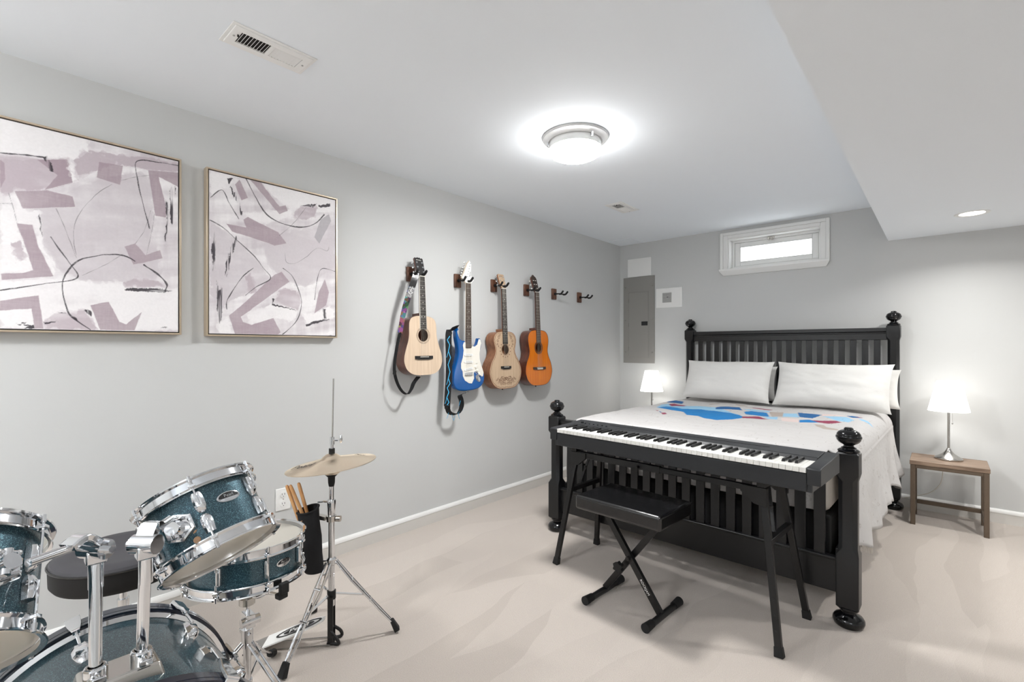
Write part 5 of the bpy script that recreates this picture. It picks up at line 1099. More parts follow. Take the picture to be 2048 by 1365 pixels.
def bolt(P, amp, wv, off, name):
    b = sb(); q = []
    k = 0
    for i in range(0, len(P), 2):
        k += 1; q.append(P[i] + Vector(off) + Vector(wv).normalized() * amp * (1 if k % 2 else -1) * (0.5 + 0.5 * math.sin(k * 2.3) ** 2))
    b.ribbon(q, wv, 0.0055, 0.0008)
    for i in range(1, len(q) - 1, 2): b.ribbon([q[i], q[i] + Vector((0, 0.010 * (1 if i % 4 == 1 else -1), -0.03)), q[i] + Vector((0, 0.018 * (1 if i % 4 == 1 else -1), -0.045))], wv, 0.003, 0.0008)
    b.obj(name, M_cyan, t)
bolt(P1[16:], 0.011, (0.25, 1, 0), (0.003, 0, 0), 'lightning_print')
bolt(P2[:40], 0.010, (1, 0.15, 0.35), (0.0016, 0.0012, 0.0016), 'lightning_print')
b = sb(); b.box(0.094, 0.105, 2.262, 2.31, 0.832, 0.858); b.obj('slider', M_rubber, t, bevel=0.002)
# ------------------------------------------------------------------ drums
def lug_mesh(kind, L=0.05):
    b = B()
    if kind == 'tear':      # tear-drop lug casing, local z along the shell axis, x outward
        prof = [(-0.5, 0.005, 0.004), (-0.42, 0.0095, 0.011), (-0.2, 0.0130, 0.017), (0.1, 0.0135, 0.019), (0.36, 0.012, 0.0185), (0.5, 0.0115, 0.017)]
        vs = []
        for f, w, h in prof: vs += [(0, -w, f * L), (h * 0.7, -w, f * L), (h, -w * 0.55, f * L), (h, w * 0.55, f * L), (h * 0.7, w, f * L), (0, w, f * L)]
        n = 6; b.add(vs, [(j * n + i, j * n + (i + 1) % n, (j + 1) * n + (i + 1) % n, (j + 1) * n + i) for j in range(len(prof) - 1) for i in range(n)], 0, True)
        b.add(vs, [tuple(range(n))[::-1], tuple(range((len(prof) - 1) * n, len(prof) * n))])
    return b
def drum(name, label, cat, c, axis, R, h, nlug, phase, badge=None, mount=None, hoopc=M_chrome, resmat=M_headclear, split=True, xref=(0, 0, 1), group=None, vent_a=None):
    """R: outer hoop radius, h: full height; c: centre; phase: angle of the first lug"""
    F = frame(axis, xref); M = T(*c) @ F @ T(0, 0, -h / 2)
    t = thing(name, label, cat, M=M, group='drum kit drums' if group is None else group)
    rs = R - 0.016
    b = B(); b.lathe([(rs, 0.012), (rs, h - 0.012)], 64); b.lathe([(rs - 0.006, h - 0.012), (rs - 0.006, 0.012)], 64); b.lathe([(rs, h - 0.012), (rs - 0.006, h - 0.012)], 64); b.lathe([(rs - 0.006, 0.012), (rs, 0.012)], 64); b.obj('shell', M_sparkle, t)
    hp = [(R - 0.005, -0.014), (R - 0.001, -0.016), (R, -0.013), (R - 0.004, -0.008), (R - 0.0045, 0.010), (R + 0.003, 0.013), (R + 0.004, 0.0165), (R + 0.0015, 0.018), (R - 0.0075, 0.0145), (R - 0.008, -0.012)]
    for nm, z0, s in (('top_hoop', h - 0.016, 1), ('bottom_hoop', 0.016, -1)):
        b = B(); b.lathe([(r, z0 + s * z) for r, z in hp][::s], 72, closed=True)
        hoop = b.obj(nm, hoopc, t)
        for k in range(nlug):
            a = phase + 2 * PI * k / nlug
            bb = B(Matrix.Rotation(a, 4, 'Z')); bb.box(R - 0.006, R + 0.0115, -0.008, 0.008, z0 + s * -0.012, z0 + s * -0.004); bb.obj('rod_ear', hoopc, hoop, bevel=0.0015)
    b = B(); b.lathe([(R - 0.0085, h - 0.014), (R - 0.02, h - 0.008), (R - 0.03, h - 0.0075), (0, h - 0.0075)], 64); b.obj('batter_head', M_head, t)
    b = B(); b.lathe([(0, 0.0075), (R - 0.03, 0.0075), (R - 0.02, 0.008), (R - 0.0085, 0.014)], 64); b.obj('resonant_head', resmat, t)
    LL = min(0.052, (h - 0.075) / 2.05) if split else h - 0.082
    for k in range(nlug):
        a = phase + 2 * PI * k / nlug; Ra = Matrix.Rotation(a, 4, 'Z')
        if split:
            zs = ((h / 2 + 0.002 + LL / 2, 1), (h / 2 - 0.002 - LL / 2, -1))
            for zc, s in zs:
                bb = B(Ra @ T(rs - 0.0005, 0, zc) @ Matrix.Diagonal((1, 1, s, 1))); q = lug_mesh('tear', LL); bb.add([tuple(p) for p in q.v], [f if s > 0 else f[::-1] for f in q.f], 0, True); bb.obj('lug', M_chrome, t, bevel=0.001)
        else:
            bb = B(Ra); bb.add([(rs + x, y, h / 2 + z) for x, y, z in [(0, -0.009, -LL / 2), (0.013, -0.006, -LL / 2), (0.013, 0.006, -LL / 2), (0, 0.009, -LL / 2), (0, -0.009, LL / 2), (0.013, -0.006, LL / 2), (0.013, 0.006, LL / 2), (0, 0.009, LL / 2)]], [(3, 2, 1, 0), (4, 5, 6, 7), (0, 1, 5, 4), (1, 2, 6, 5), (2, 3, 7, 6), (3, 0, 4, 7)])
            bb.obj('lug', M_chrome, t, bevel=0.004, seg=3)
        rr = R + 0.004
        for z0, z1, zc in ((h / 2, h - 0.012, h - 0.008), (h / 2, 0.012, 0.008)):
            b = B(Ra); b.cyl((rr, 0, z0 + (0.02 if z1 > z0 else -0.02)), (rr, 0, z1), 0.0028, n=8); b.cyl((rr, 0, z1), (rr, 0, zc + (0.012 if z1 > z0 else -0.012)), 0.0048, 0.004, 8)
            b.obj('tension_rod', M_chrome, t)
    if badge:
        a, zb, w = badge; Mb = Matrix.Rotation(a, 4, 'Z') @ T(rs, 0, zb) @ Matrix(((0, 0, 1, 0), (1, 0, 0, 0), (0, 1, 0, 0), (0, 0, 0, 1)))
        curve = lambda x, z: -(rs - math.sqrt(max(0, rs * rs - x * x))) + z
        b = B(Mb); n = 40; vs = []
        for rr, z in ((1, 0.0002), (1, 0.0014), (0.86, 0.0018)): vs += [(math.cos(2 * PI * i / n) * w * rr, math.sin(2 * PI * i / n) * w * 0.45 * rr, curve(math.cos(2 * PI * i / n) * w * rr, z)) for i in range(n)]
        b.add(vs, [(j * n + i, j * n + (i + 1) % n, (j + 1) * n + (i + 1) % n, (j + 1) * n + i) for j in range(2) for i in range(n)], 0, True)
        top = [(math.cos(2 * PI * i / n) * w * 0.86, math.sin(2 * PI * i / n) * w * 0.45 * 0.86) for i in range(n)]
        up = [p for p in top if p[1] > -0.001 - w * 0.08]; lo = [p for p in top if p[1] <= -0.001 - w * 0.08]
        strips = 12
        for j in range(strips):
            x0 = -w * 0.86 + 2 * w * 0.86 * j / strips; x1 = x0 + 2 * w * 0.86 / strips
            hx = lambda x: w * 0.45 * 0.86 * math.sqrt(max(0, 1 - (x / (w * 0.86)) ** 2))
            ys = -w * 0.10
            for (ya, yb, mi) in ((-1, ys, 0), (ys, 1, 1)):
                q = [(x0, max(ya, -hx(x0))), (x1, max(ya, -hx(x1))), (x1, min(yb, hx(x1))), (x0, min(yb, hx(x0)))]
                if mi == 0: q = [(x0, -hx(x0)), (x1, -hx(x1)), (x1, max(ys, -hx(x1))), (x0, max(ys, -hx(x0)))]
                b.add([(x, y, curve(x, 0.0019)) for x, y in q], [(0, 1, 2, 3)], mi)
        bt = B(); bt.text('Pearl', w * 0.40, T(0, w * 0.10, 0)); b.add([(p.x, p.y, curve(p.x, 0.0021) + p.z) for p in bt.v], bt.f, 2)
        b.obj('badge', [M_chrome, M_ink, M_chrome], t)
    if vent_a is not None:
        a, zs = vent_a
        for z in zs:
            b = B(Matrix.Rotation(a, 4, 'Z')); b.lathe([(0.0085, 0), (0.007, 0.0025), (0, 0.003)], 16, c=(rs, 0, z), F=frame((1, 0, 0))); b.obj('plug', M_amber, t)
    if mount:
        a, zm = mount; Ra = Matrix.Rotation(a, 4, 'Z') @ T(rs, 0, zm)
        b = B(Ra); o_ = [(math.cos(2 * PI * k / 6 + PI / 6) * 0.034, math.sin(2 * PI * k / 6 + PI / 6) * 0.030) for k in range(6)]
        G = Matrix(((0, 0, 1, 0), (1, 0, 0, 0), (0, 1, 0, 0), (0, 0, 0, 1)))
        b2 = B(Ra @ G); b2.prism([(x * 1.2, y * 1.25) for x, y in o_], -0.006, 0.016, inset=(0.006, 0.006)); mb = b2.obj('mount_bracket', M_chrome, t, bevel=0.002)
        b.cyl((0.014, 0, 0), (0.038, 0, 0), 0.019, 0.016, 20); b.cyl((0.030, -0.004, -0.024), (0.030, -0.004, 0.026), 0.008, n=12); b.cyl((0.030, -0.020, 0.02), (0.030, 0.014, 0.02), 0.0045, n=10); b.ball((0.03, -0.02, 0.02), 0.006, 10); b.ball((0.03, 0.014, 0.02), 0.006, 10)
        b.obj('clamp', M_chrome, mb)
    return t, M
def angle_of(M, p):
    q = M.inverted() @ Vector(p); return math.atan2(q.y, q.x), q.z
# high tom
TC, TA = (1.273, 0.431, 0.794), (-0.693, -0.23, 1.0)
TM = T(*TC) @ frame(TA, (0, 0, 1)) @ T(0, 0, -0.095)
a_m, z_m = angle_of(TM, MNT); z_m -= 0.0
a_l, _ = angle_of(TM, TOMLUG)
drum('tom_drum', 'tilted teal sparkle tom drum between the snare drum and the bass drum', 'drum', TC, TA, 0.147, 0.19, 6, a_l, badge=(a_l + BADGE_OFF, 0.112, 0.030), mount=(a_m, 0.088), vent_a=(a_m + 0.16, (0.042, 0.068)))
# low tom
LC, LA = (1.32, -0.058, 0.778), (-0.827, 0.139, 1.0)
LM = T(*LC) @ frame(LA, (0, 0, 1)) @ T(0, 0, -0.115)
a_m2, z_m2 = angle_of(LM, (1.48, 0.06, 0.86))
drum('tom_drum', 'larger teal sparkle tom drum cut off by the left edge of the photo', 'drum', LC, LA, 0.17, 0.23, 6, a_m2 + 0.42, mount=(a_m2, 0.115), vent_a=(a_m2 - 0.05, (0.045,)))
# snare
SC_, SA = (0.94, 0.644, 0.54), (-0.053, 0.02, 1.0)
SM = T(*SC_) @ frame(SA, (1, 0, 0)) @ T(0, 0, -0.07)
a_s, _ = angle_of(SM, SNLUG)
snare, _m = drum('snare_drum', 'shallow teal sparkle snare drum with white head under the tilted tom', 'drum', SC_, SA, 0.188, 0.14, 8, a_s, badge=(a_s + SNB, 0.07, 0.028), split=False, xref=(1, 0, 0))
b = B(Matrix.Rotation(a_s - 1.05, 4, 'Z')); b.box(0.172, 0.205, -0.016, 0.016, 0.03, 0.10); b.cyl((0.20, -0.02, 0.03), (0.20, 0.02, 0.03), 0.012, n=14); b.cyl((0.2, 0, 0.1), (0.2, 0, 0.115), 0.008, n=12); b.obj('strainer', M_chrome, snare, bevel=0.003)

# snare stand
sx, sy = 0.94, 0.644
st = thing('snare_stand', 'chrome snare stand with black rubber arm ends holding up the teal snare drum', 'stand', (sx, sy, 0))
b = B(); b.cyl((0, 0, 0.05), (0, 0, 0.26), 0.0125, n=20); b.cyl((0, 0, 0.25), (0, 0, 0.43), 0.0085, n=20); b.obj('pole', M_chrome, st)
b = B(); b.cyl((0, 0, 0.245), (0, 0, 0.285), 0.019, n=20); b.box(-0.014, 0.04, -0.014, 0.014, 0.30, 0.345); b.cyl((0.028, -0.03, 0.322), (0.028, 0.03, 0.322), 0.016, n=18); b.cyl((-0.03, 0, 0.27), (0.03, 0, 0.27), 0.006, n=10); b.box(-0.036, -0.024, -0.014, 0.014, 0.262, 0.278); b.obj('tilter', M_chrome, st, bevel=0.002)
b = B(); b.cyl((0, 0, 0.372), (0, 0, 0.395), 0.026, n=24); b.obj('basket_adjuster', M_steel, st, bevel=0.002)
for a in (R_(12), R_(132), R_(226)):
    ux, uy = math.cos(a), math.sin(a)
    b = B(); b.tube(spline([(ux * 0.015, uy * 0.015, 0.405), (ux * 0.06, uy * 0.06, 0.41), (ux * 0.12, uy * 0.12, 0.44), (ux * 0.178, uy * 0.178, 0.448), (ux * 0.2, uy * 0.2, 0.449)], 5), 0.0055, 10); ar = b.obj('basket_arm', M_chrome, st)
    b = B(T(ux * 0.2, uy * 0.2, 0) @ Matrix.Rotation(a, 4, 'Z')); b.box(-0.022, 0.006, -0.016, 0.016, 0.441, 0.459); b.box(-0.003, 0.012, -0.016, 0.016, 0.459, 0.497); b.obj('rubber_grip', M_rubber, ar, bevel=0.004)
for a in (R_(142), R_(262), R_(22)):
    ux, uy = math.cos(a), math.sin(a)
    b = B()
    for s in (-1, 1):
        o = Vector((-uy, ux, 0)) * 0.009 * s; b.tube([Vector((ux * 0.015, uy * 0.015, 0.235)) + o, Vector((ux * 0.14, uy * 0.14, 0.12)) + o, Vector((ux * 0.265, uy * 0.265, 0.03)) + o * 0.6], 0.004, 8)
    b.cyl((ux * 0.012, uy * 0.012, 0.09), (ux * 0.14, uy * 0.14, 0.12), 0.0035, n=8)
    lg = b.obj('leg', M_chrome, st)
    b = B(); b.cyl((ux * 0.255, uy * 0.255, 0.036), (ux * 0.295, uy * 0.295, 0.0145), 0.013, 0.016, 16); b.obj('rubber_foot', M_rubber, lg, bevel=0.002)
b = B(); b.cyl((0, 0, 0.075), (0, 0, 0.105), 0.017, n=18); b.cyl((0, 0, 0.222), (0, 0, 0.246), 0.018, n=18); b.obj('collar', M_chrome, st)

# bass drum lying on its side: local z = axis towards the room (+x)
BR, BL = 0.29, 0.42; BX, BY = 1.152, 0.226
Mb = T(BX, BY, 0) @ Matrix.Rotation(-0.015, 4, 'Z')
bd = thing('bass_drum', 'teal sparkle bass drum lying on its side at the bottom left corner', 'drum', M=Mb, group='drum kit drums')
FB = Matrix(((0, 0, 1, 0), (1, 0, 0, 0), (0, 1, 0, 0), (0, 0, 0, 1)))    # x->y, y->z, z->x
ZC = BR + 0.006
def bb_(): return B(T(0, 0, ZC) @ FB)
rs = BR - 0.02
b = bb_(); b.lathe([(rs, 0.015), (rs, BL - 0.015)], 96); b.lathe([(rs - 0.008, BL - 0.015), (rs - 0.008, 0.015)], 96); b.obj('shell', M_sparkle, bd)
for nm, z0, s in (('batter_hoop', 0, 1), ('front_hoop', BL, -1)):
    b = bb_(); P = [(BR - 0.012, -0.02), (BR, -0.02), (BR, -0.006), (BR + 0.0006, -0.006), (BR + 0.0006, 0.006), (BR, 0.006), (BR, 0.02), (BR - 0.012, 0.02)]
    b.lathe([(r, z0 + s * z) for r, z in P][::s], 96, closed=True, mats=[0, 0, 1, 1, 1, 0, 0, 0] if s > 0 else [0, 0, 1, 1, 1, 0, 0, 0])
    b.obj(nm, [M_hoopblue, M_hoopblue], bd, sharp=60)
    b = bb_(); b.lathe([(rs + 0.001, z0 + s * 0.018), (rs + 0.011, z0 + s * 0.020), (rs + 0.012, z0 + s * 0.026), (rs + 0.001, z0 + s * 0.03)][::s], 96, closed=True); b.obj('head_rim', M_chrome, bd)
b = bb_(); b.lathe([(rs + 0.004, 0.018), (rs - 0.006, 0.004), (rs - 0.03, 0.002), (0, 0.002)][::-1], 64); b.obj('batter_head', M_head, bd)
b = bb_(); b.lathe([(rs + 0.004, BL - 0.018), (rs - 0.006, BL - 0.004), (rs - 0.03, BL - 0.002), (0, BL - 0.002)], 64); b.obj('front_head', M_plasticdk, bd)
for k in range(8):
    a = BDPH + 2 * PI * k / 8; Rr = Matrix.Rotation(a, 4, 'Z')
    for z0, s in ((0, 1), (BL, -1)):
        b = B(T(0, 0, ZC) @ FB @ Rr)
        cp = [(BR + 0.006, z0 - s * 0.024), (BR + 0.0075, z0), (BR + 0.008, z0 + s * 0.024), (BR + 0.012, z0 + s * 0.05), (BR + 0.010, z0 + s * 0.064)]
        b.ribbon([Vector((r, 0, z)) for r, z in cp], (0, 1, 0), [0.030, 0.030, 0.026, 0.02, 0.014], 0.010); b.ribbon([Vector((BR + 0.006, 0, z0 - s * 0.0245)), Vector((BR - 0.012, 0, z0 - s * 0.0245))], (0, 1, 0), 0.03, 0.005)
        cl_ = b.obj('claw_hook', M_chrome, bd, bevel=0.002)
        b = B(T(0, 0, ZC) @ FB @ Rr); b.cyl((BR + 0.008, 0, z0 + s * 0.04), (BR + 0.008, 0, z0 + s * 0.13), 0.0032, n=8); b.cyl((BR + 0.008, 0, z0 + s * 0.036), (BR + 0.008, 0, z0 + s * 0.056), 0.006, n=10); b.obj('tension_rod', M_chrome, cl_)
    for z0, s in ((0, 1), (BL, -1)):
        bb = B(T(0, 0, ZC) @ FB @ Rr @ T(rs - 0.001, 0, z0 + s * 0.142) @ Matrix.Diagonal((1.5, 1.4, -s, 1))); q = lug_mesh('tear', 0.055); bb.add([tuple(p) for p in q.v], [f if -s > 0 else f[::-1] for f in q.f], 0, True); bb.obj('lug', M_chrome, bd, bevel=0.001)
# tom holder plate and posts
bx = 1.44 - BX; PY0, PY1 = 0.176 - BY, 0.254 - BY
zt = ZC + rs
b = B(T(bx, (PY0 + PY1) / 2, 0)); vs = []
for x, zz_, yw in ((-0.055, -0.006, 0.075), (-0.042, 0.028, 0.066), (0.042, 0.028, 0.066), (0.055, -0.006, 0.075)):
    vs += [(x, -yw, zt + zz_ - 0.008), (x, yw, zt + zz_ - 0.008)]
b.add(vs, [(0, 1, 3, 2), (2, 3, 5, 4), (4, 5, 7, 6), (6, 7, 1, 0), (0, 2, 4, 6), (1, 7, 5, 3)]); hold = b.obj('tom_holder', M_nickel, bd, bevel=0.006, seg=3)
for py in (PY0, PY1):
    b = B(); b.lathe([(0.021, 0), (0.021, 0.018), (0.018, 0.022), (0.013, 0.022)], 24, c=(bx, py, zt + 0.018)); b.cyl((bx + 0.015, py, zt + 0.03), (bx + 0.045, py, zt + 0.03), 0.005, n=10); b.box(bx + 0.042, bx + 0.05, py - 0.012, py + 0.012, zt + 0.024, zt + 0.036)
    b.obj('post_clamp', M_chrome, hold, bevel=0.0015)
def holder(py, elbow, ball, tgt):
    iv = Mb.inverted(); E = iv @ Vector(elbow); K = iv @ Vector(tgt)
    b = B(); b.cyl((bx, py, zt + 0.015), (E.x, E.y, E.z - 0.02), 0.0118, n=24); b.cyl((E.x, E.y, E.z - 0.085), (E.x, E.y, E.z - 0.02), 0.0135, n=24); p = b.obj('holder_post', M_chrome, bd)
    d = (K - E); d1 = d.normalized()
    side = Vector((0, 0, 1)).cross(d1).normalized()
    b = B(); b.cyl(E - side * 0.027, E + side * 0.027, 0.021, n=24); b.box(E.x - 0.018, E.x + 0.018, E.y - 0.018, E.y + 0.018, E.z - 0.03, E.z); b.cyl(E + side * 0.027, E + side * 0.04, 0.009, n=6)
    b.obj('ratchet', M_chrome, p, bevel=0.004)
    mid = E + d * 0.45 + Vector((0, 0, 0.014))
    b = B(); b.ribbon(spline([E + Vector((0, 0, 0.012)), E + d * 0.22 + Vector((0, 0, 0.03)), mid], 4), side, [0.04] * 4 + [0.034] * 5, 0.016); b.cyl(mid - d * 0.12, K, 0.0085, n=14); b.obj('holder_arm', M_chrome, p, bevel=0.003)
holder(PY1, (1.447, 0.256, 0.838), None, HT1)
holder(PY0, (1.395, 0.178, 0.838), None, HT2)
for s in (-1, 1):
    b = B(); b.cyl((BL - 0.10, s * 0.245, 0.20), (BL + 0.02, s * 0.36, 0.02), 0.007, n=12); sp = b.obj('spur', M_chrome, bd)
    b = B(); b.cyl((BL + 0.012, s * 0.352, 0.033), (BL + 0.022, s * 0.362, 0.006), 0.011, 0.013, 14); b.obj('rubber_tip', M_rubber, sp)

# hi-hat stand
hx, hyy = 0.798, 1.033
hh = thing('hi_hat_stand', 'chrome tripod hi-hat stand with foot pedal and tall thin rod', 'stand', (hx, hyy, 0))
b = B(); b.cyl((0, 0, 0.16), (0, 0, 0.59), 0.0135, n=20); b.obj('lower_tube', M_chrome, hh)
b = B(); b.cyl((0, 0, 0.57), (0, 0, 0.70), 0.0105, n=20); b.obj('upper_tube', M_chrome, hh)
b = B(); b.lathe([(0.0135, 0.545), (0.016, 0.555), (0.018, 0.59), (0.019, 0.612), (0.017, 0.618), (0.0105, 0.618)], 24); b.cyl((-0.012, -0.006, 0.606), (-0.034, -0.02, 0.606), 0.004, n=10); b.bar((-0.034, -0.02, 0.606), (-0.052, -0.034, 0.604), 0.012, 0.005); b.obj('height_clamp', M_chrome, hh)
b = B(); b.cyl((0, 0, 0.525), (0, 0, 0.548), 0.021, n=20); b.bar((-0.016, -0.014, 0.537), (-0.05, -0.044, 0.545), 0.026, 0.018); b.cyl((0.016, 0.014, 0.535), (0.03, 0.026, 0.535), 0.013, n=14); b.obj('memory_lock', M_nickel, hh, bevel=0.002)
b = B(); b.lathe([(0.011, 0.675), (0.014, 0.69), (0.015, 0.715), (0.028, 0.728), (0.03, 0.733), (0, 0.733)], 24); b.obj('cymbal_seat', M_rubber, hh)
b = B(); b.cyl((0, 0, 0.7), (0.006, 0.006, 1.14), 0.0033, n=10); b.obj('pull_rod', M_steel, hh)
b = B(); b.cyl((0.001, 0.001, 0.812), (0.001, 0.001, 0.838), 0.0125, n=20, m=1); b.cyl((0.001, 0.001, 0.838), (0.001, 0.001, 0.858), 0.007, n=16); b.cyl((0.002, 0.002, 0.856), (0.002, 0.002, 0.888), 0.0095, n=16); b.cyl((0.006, 0.005, 0.874), (0.022, 0.019, 0.874), 0.004, n=10)
b.ball((0.030, 0.027, 0.880), 0.014, 14, 0, (0.5, 0.5, 1.35)); b.obj('clutch', [M_chrome, M_rubber], hh)
b = B(); b.lathe([(0.0135, 0.335), (0.02, 0.34), (0.021, 0.362), (0.0135, 0.37)], 20)
b.cyl((-0.016, -0.014, 0.352), (-0.045, -0.04, 0.352), 0.004, n=8); b.ball((-0.048, -0.043, 0.352), 0.014, 12, 0, (0.6, 0.6, 1.3)); b.obj('leg_collar', M_chrome, hh)
b = B(); b.cyl((0, 0, 0.19), (0, 0, 0.225), 0.018, n=18); b.obj('lower_collar', M_rubber, hh)
for fx, fy in ((0.945, 1.268), (0.882, 0.787), (0.515, 1.088)):
    d = Vector((fx - hx, fy - hyy, 0)); r = d.length; u = d / r; o = Vector((-u.y, u.x, 0))
    b = B()
    for s in (-1, 1): b.tube([u * 0.02 + o * 0.011 * s + Vector((0, 0, 0.35)), u * (r * 0.3) + o * 0.016 * s + Vector((0, 0, 0.262)), u * (r * 0.58) + o * 0.009 * s + Vector((0, 0, 0.165)), u * (r * 0.72) + o * 0.013 * s + Vector((0, 0, 0.115)), u * (r * 0.93) + o * 0.008 * s + Vector((0, 0, 0.045))], 0.0048, 8)
    for f, z in ((0.3, 0.262), (0.58, 0.165)): b.cyl(u * r * f + o * 0.018 + Vector((0, 0, z)), u * r * f - o * 0.018 + Vector((0, 0, z)), 0.005, n=10)
    lg = b.obj('leg', M_chrome, hh)
    b = B(); b.bar(u * r * 0.91 + Vector((0, 0, 0.058)), u * r * 1.0 + Vector((0, 0, 0.008)), 0.028, 0.016, (0, 0, 1), 0, 0.034, 0.026); b.obj('rubber_foot', M_rubber, lg, bevel=0.004)
    b = B(); b.bar(u * 0.018 + Vector((0, 0, 0.21)), u * r * 0.52 + Vector((0, 0, 0.186)), 0.012, 0.004); b.obj('brace', M_chrome, lg)
pd = (Vector((0.598, 0.795, 0)) - Vector((hx, hyy, 0))); pr_ = pd.length; pu = pd / pr_; po = Vector((-pu.y, pu.x, 0))
b = B()
for s in (-1, 1): b.bar(po * 0.022 * s + Vector((0, 0, 0.006)), po * 0.022 * s + Vector((0, 0, 0.205)), 0.006, 0.022, pu)
b.bar(po * -0.03 + Vector((0, 0, 0.2)), po * 0.03 + Vector((0, 0, 0.2)), 0.02, 0.012)
for s in (-1, 1): b.tube(spline([po * 0.022 * s + Vector((0, 0, 0.06)), po * 0.034 * s - pu * 0.03 + Vector((0, 0, 0.03)), po * 0.03 * s - pu * 0.035 + Vector((0, 0, 0.008)), po * 0.02 * s + Vector((0, 0, 0.007))], 5), 0.007, 8)
b.bar(po * 0.022 + Vector((0, 0, 0.006)), po * -0.022 + Vector((0, 0, 0.006)), 0.03, 0.008)
b.obj('base_bracket', M_steelblack, hh)
b = B()
for s in (-1, 1): b.cyl(po * 0.03 * s + Vector((0, 0, 0.006)), po * 0.03 * s + pu * (pr_ * 0.8) + Vector((0, 0, 0.006)), 0.003, n=8)
b.obj('floor_rod', M_steel, hh)
def fbp(t_, w_, dz=0): return pu * (0.028 + t_ * (pr_ * 0.80)) + po * w_ + Vector((0, 0, 0.108 - 0.085 * t_ + dz))
b = B(); outl = [(0, -0.012), (0.04, -0.02), (0.2, -0.034), (0.6, -0.044), (0.97, -0.044), (0.97, 0.044), (0.6, 0.044), (0.2, 0.034), (0.04, 0.02), (0, 0.012)]
n = len(outl); vs = [fbp(a, w_) for a, w_ in outl] + [fbp(a, w_, -0.006) for a, w_ in outl]
b.add(vs, [tuple(range(n)), tuple(range(n, 2 * n))[::-1]] + [(i, n + i, n + (i + 1) % n, (i + 1) % n) for i in range(n)])
fx_ = (fbp(0.0, 0) - fbp(1.0, 0)).normalized(); fn = fx_.cross(-po).normalized(); fn = fn if fn.z > 0 else -fn; fy_ = fn.cross(fx_)
Fm = Matrix((fx_, fy_, fn)).transposed().to_4x4(); Fm.translation = fbp(0.42, 0, 0.0012)
for r0, r1, mi in ((1.0, 0.88, 1),):
    ov = lambda q, w_: [(math.cos(2 * PI * k / 36) * 0.098 * q, math.sin(2 * PI * k / 36) * w_) for k in range(36)]
    bb = B(Fm); bb.ring(ov(1.0, 0.03), ov(0.9, 0.024), 0, 0.0012, 1); bb.flat([(math.cos(2 * PI * k / 36) * 0.066, math.sin(2 * PI * k / 36) * 0.019) for k in range(36)], 0.001, 1)
    off = len(b.v); b.v += bb.v; b.f += [[i + off for i in f] for f in bb.f]; b.mi += bb.mi; b.sm += bb.sm
b.text('Pearl', 0.042, Fm @ T(0, 0, 0.0016), 0, 0.0003)
b.obj('footboard', [M_whiteplastic, M_ink], hh)
b = B(); b.add([fbp(0.97, -0.045, 0), fbp(1.26, -0.045, -0.002), fbp(1.26, 0.045, -0.002), fbp(0.97, 0.045, 0), *[Vector((p.x, p.y, 0.004)) for p in (fbp(0.97, -0.045), fbp(1.26, -0.045), fbp(1.26, 0.045), fbp(0.97, 0.045))]], [(0, 1, 2, 3), (7, 6, 5, 4), (0, 4, 5, 1), (1, 5, 6, 2), (2, 6, 7, 3), (3, 7, 4, 0)]); b.obj('heel_plate', M_steel, hh, bevel=0.002)

def cymbal(label, z, ud, R):
    nrm = Vector((-0.118 * 0.7455, -0.118 * 0.6665, 1)).normalized()
    F = frame(nrm, (0.7455, 0.6665, 0)); M = T(0.7985, 1.0335, z) @ F
    t = thing('hi_hat_cymbal', label, 'cymbal', M=M, group='hi-hat cymbals')
    prof = [(0.006, 0.047), (0.02, 0.044), (0.034, 0.035), (0.042, 0.0275), (0.05, 0.025), (0.09, 0.018), (0.13, 0.0105), (0.165, 0.003), (R, 0.0), (R, -0.0014)]
    prof2 = [(r, zz_ - 0.0016) for r, zz_ in prof[:-1]][::-1]
    b = B(); b.lathe([(r, ud * zz_) for r, zz_ in prof + prof2][::ud], 96, closed=True)
    t2 = b.obj('plate', M_cymbal, t, sharp=70)
    return t, F
ct, CF = cymbal('bronze hi-hat cymbal lying on top of its pair on the chrome stand', 0.770, 1, 0.186)
b = B()
for i, (a, r, s) in enumerate(((R_(209), 0.113, 0.056), (R_(35), 0.125, 0.024))):
    slope = math.atan2(0.0075, 0.035); cz = 0.018 - (r - 0.09) * 0.19
    Mt = Matrix.Rotation(a, 4, 'Z') @ T(r, 0, cz + 0.0022) @ Matrix.Rotation(R_(10.8), 4, 'Y') @ Matrix.Rotation(-a + R_(-20), 4, 'Z')
    b.text('Pearl', s, Mt, 0, 0.0002)
b.obj('logo', M_dark, ct)
cymbal('lower hi-hat cymbal turned upside down beneath the top one', 0.7675, -1, 0.185)

# stick bag and sticks
cb = Vector((0.762, 0.958, 0))
t = thing('stick_bag', 'black cloth stick bag hanging between the snare drum and hi-hat stand', 'bag', (cb.x, cb.y, 0.318))
b = B(T(0, 0, -0.318)); vs = []; n = 28; rows = [(0.318, 0.036, 0.024, 0.012), (0.33, 0.043, 0.032, 0.011), (0.40, 0.043, 0.034, 0.007), (0.47, 0.042, 0.034, 0.002), (0.54, 0.043, 0.034, -0.006), (0.585, 0.045, 0.036, -0.010)]
ur = Vector((0.7455, 0.6665, 0)); uf = Vector((-0.6665, 0.7455, 0))
def ringp(z, a, c, o, k):
    an = 2 * PI * k / n; w_ = 1 + 0.05 * math.sin(an * 3 + z * 40)
    return ur * (math.cos(an) * a * w_ + o) + uf * math.sin(an) * c * w_ + Vector((0, 0, z + (0.016 * (math.cos(an) * 0.6 + math.sin(an) * 0.5) if z > 0.56 else 0)))
for z, a, c, o in rows: vs += [ringp(z, a, c, o, k) for k in range(n)]
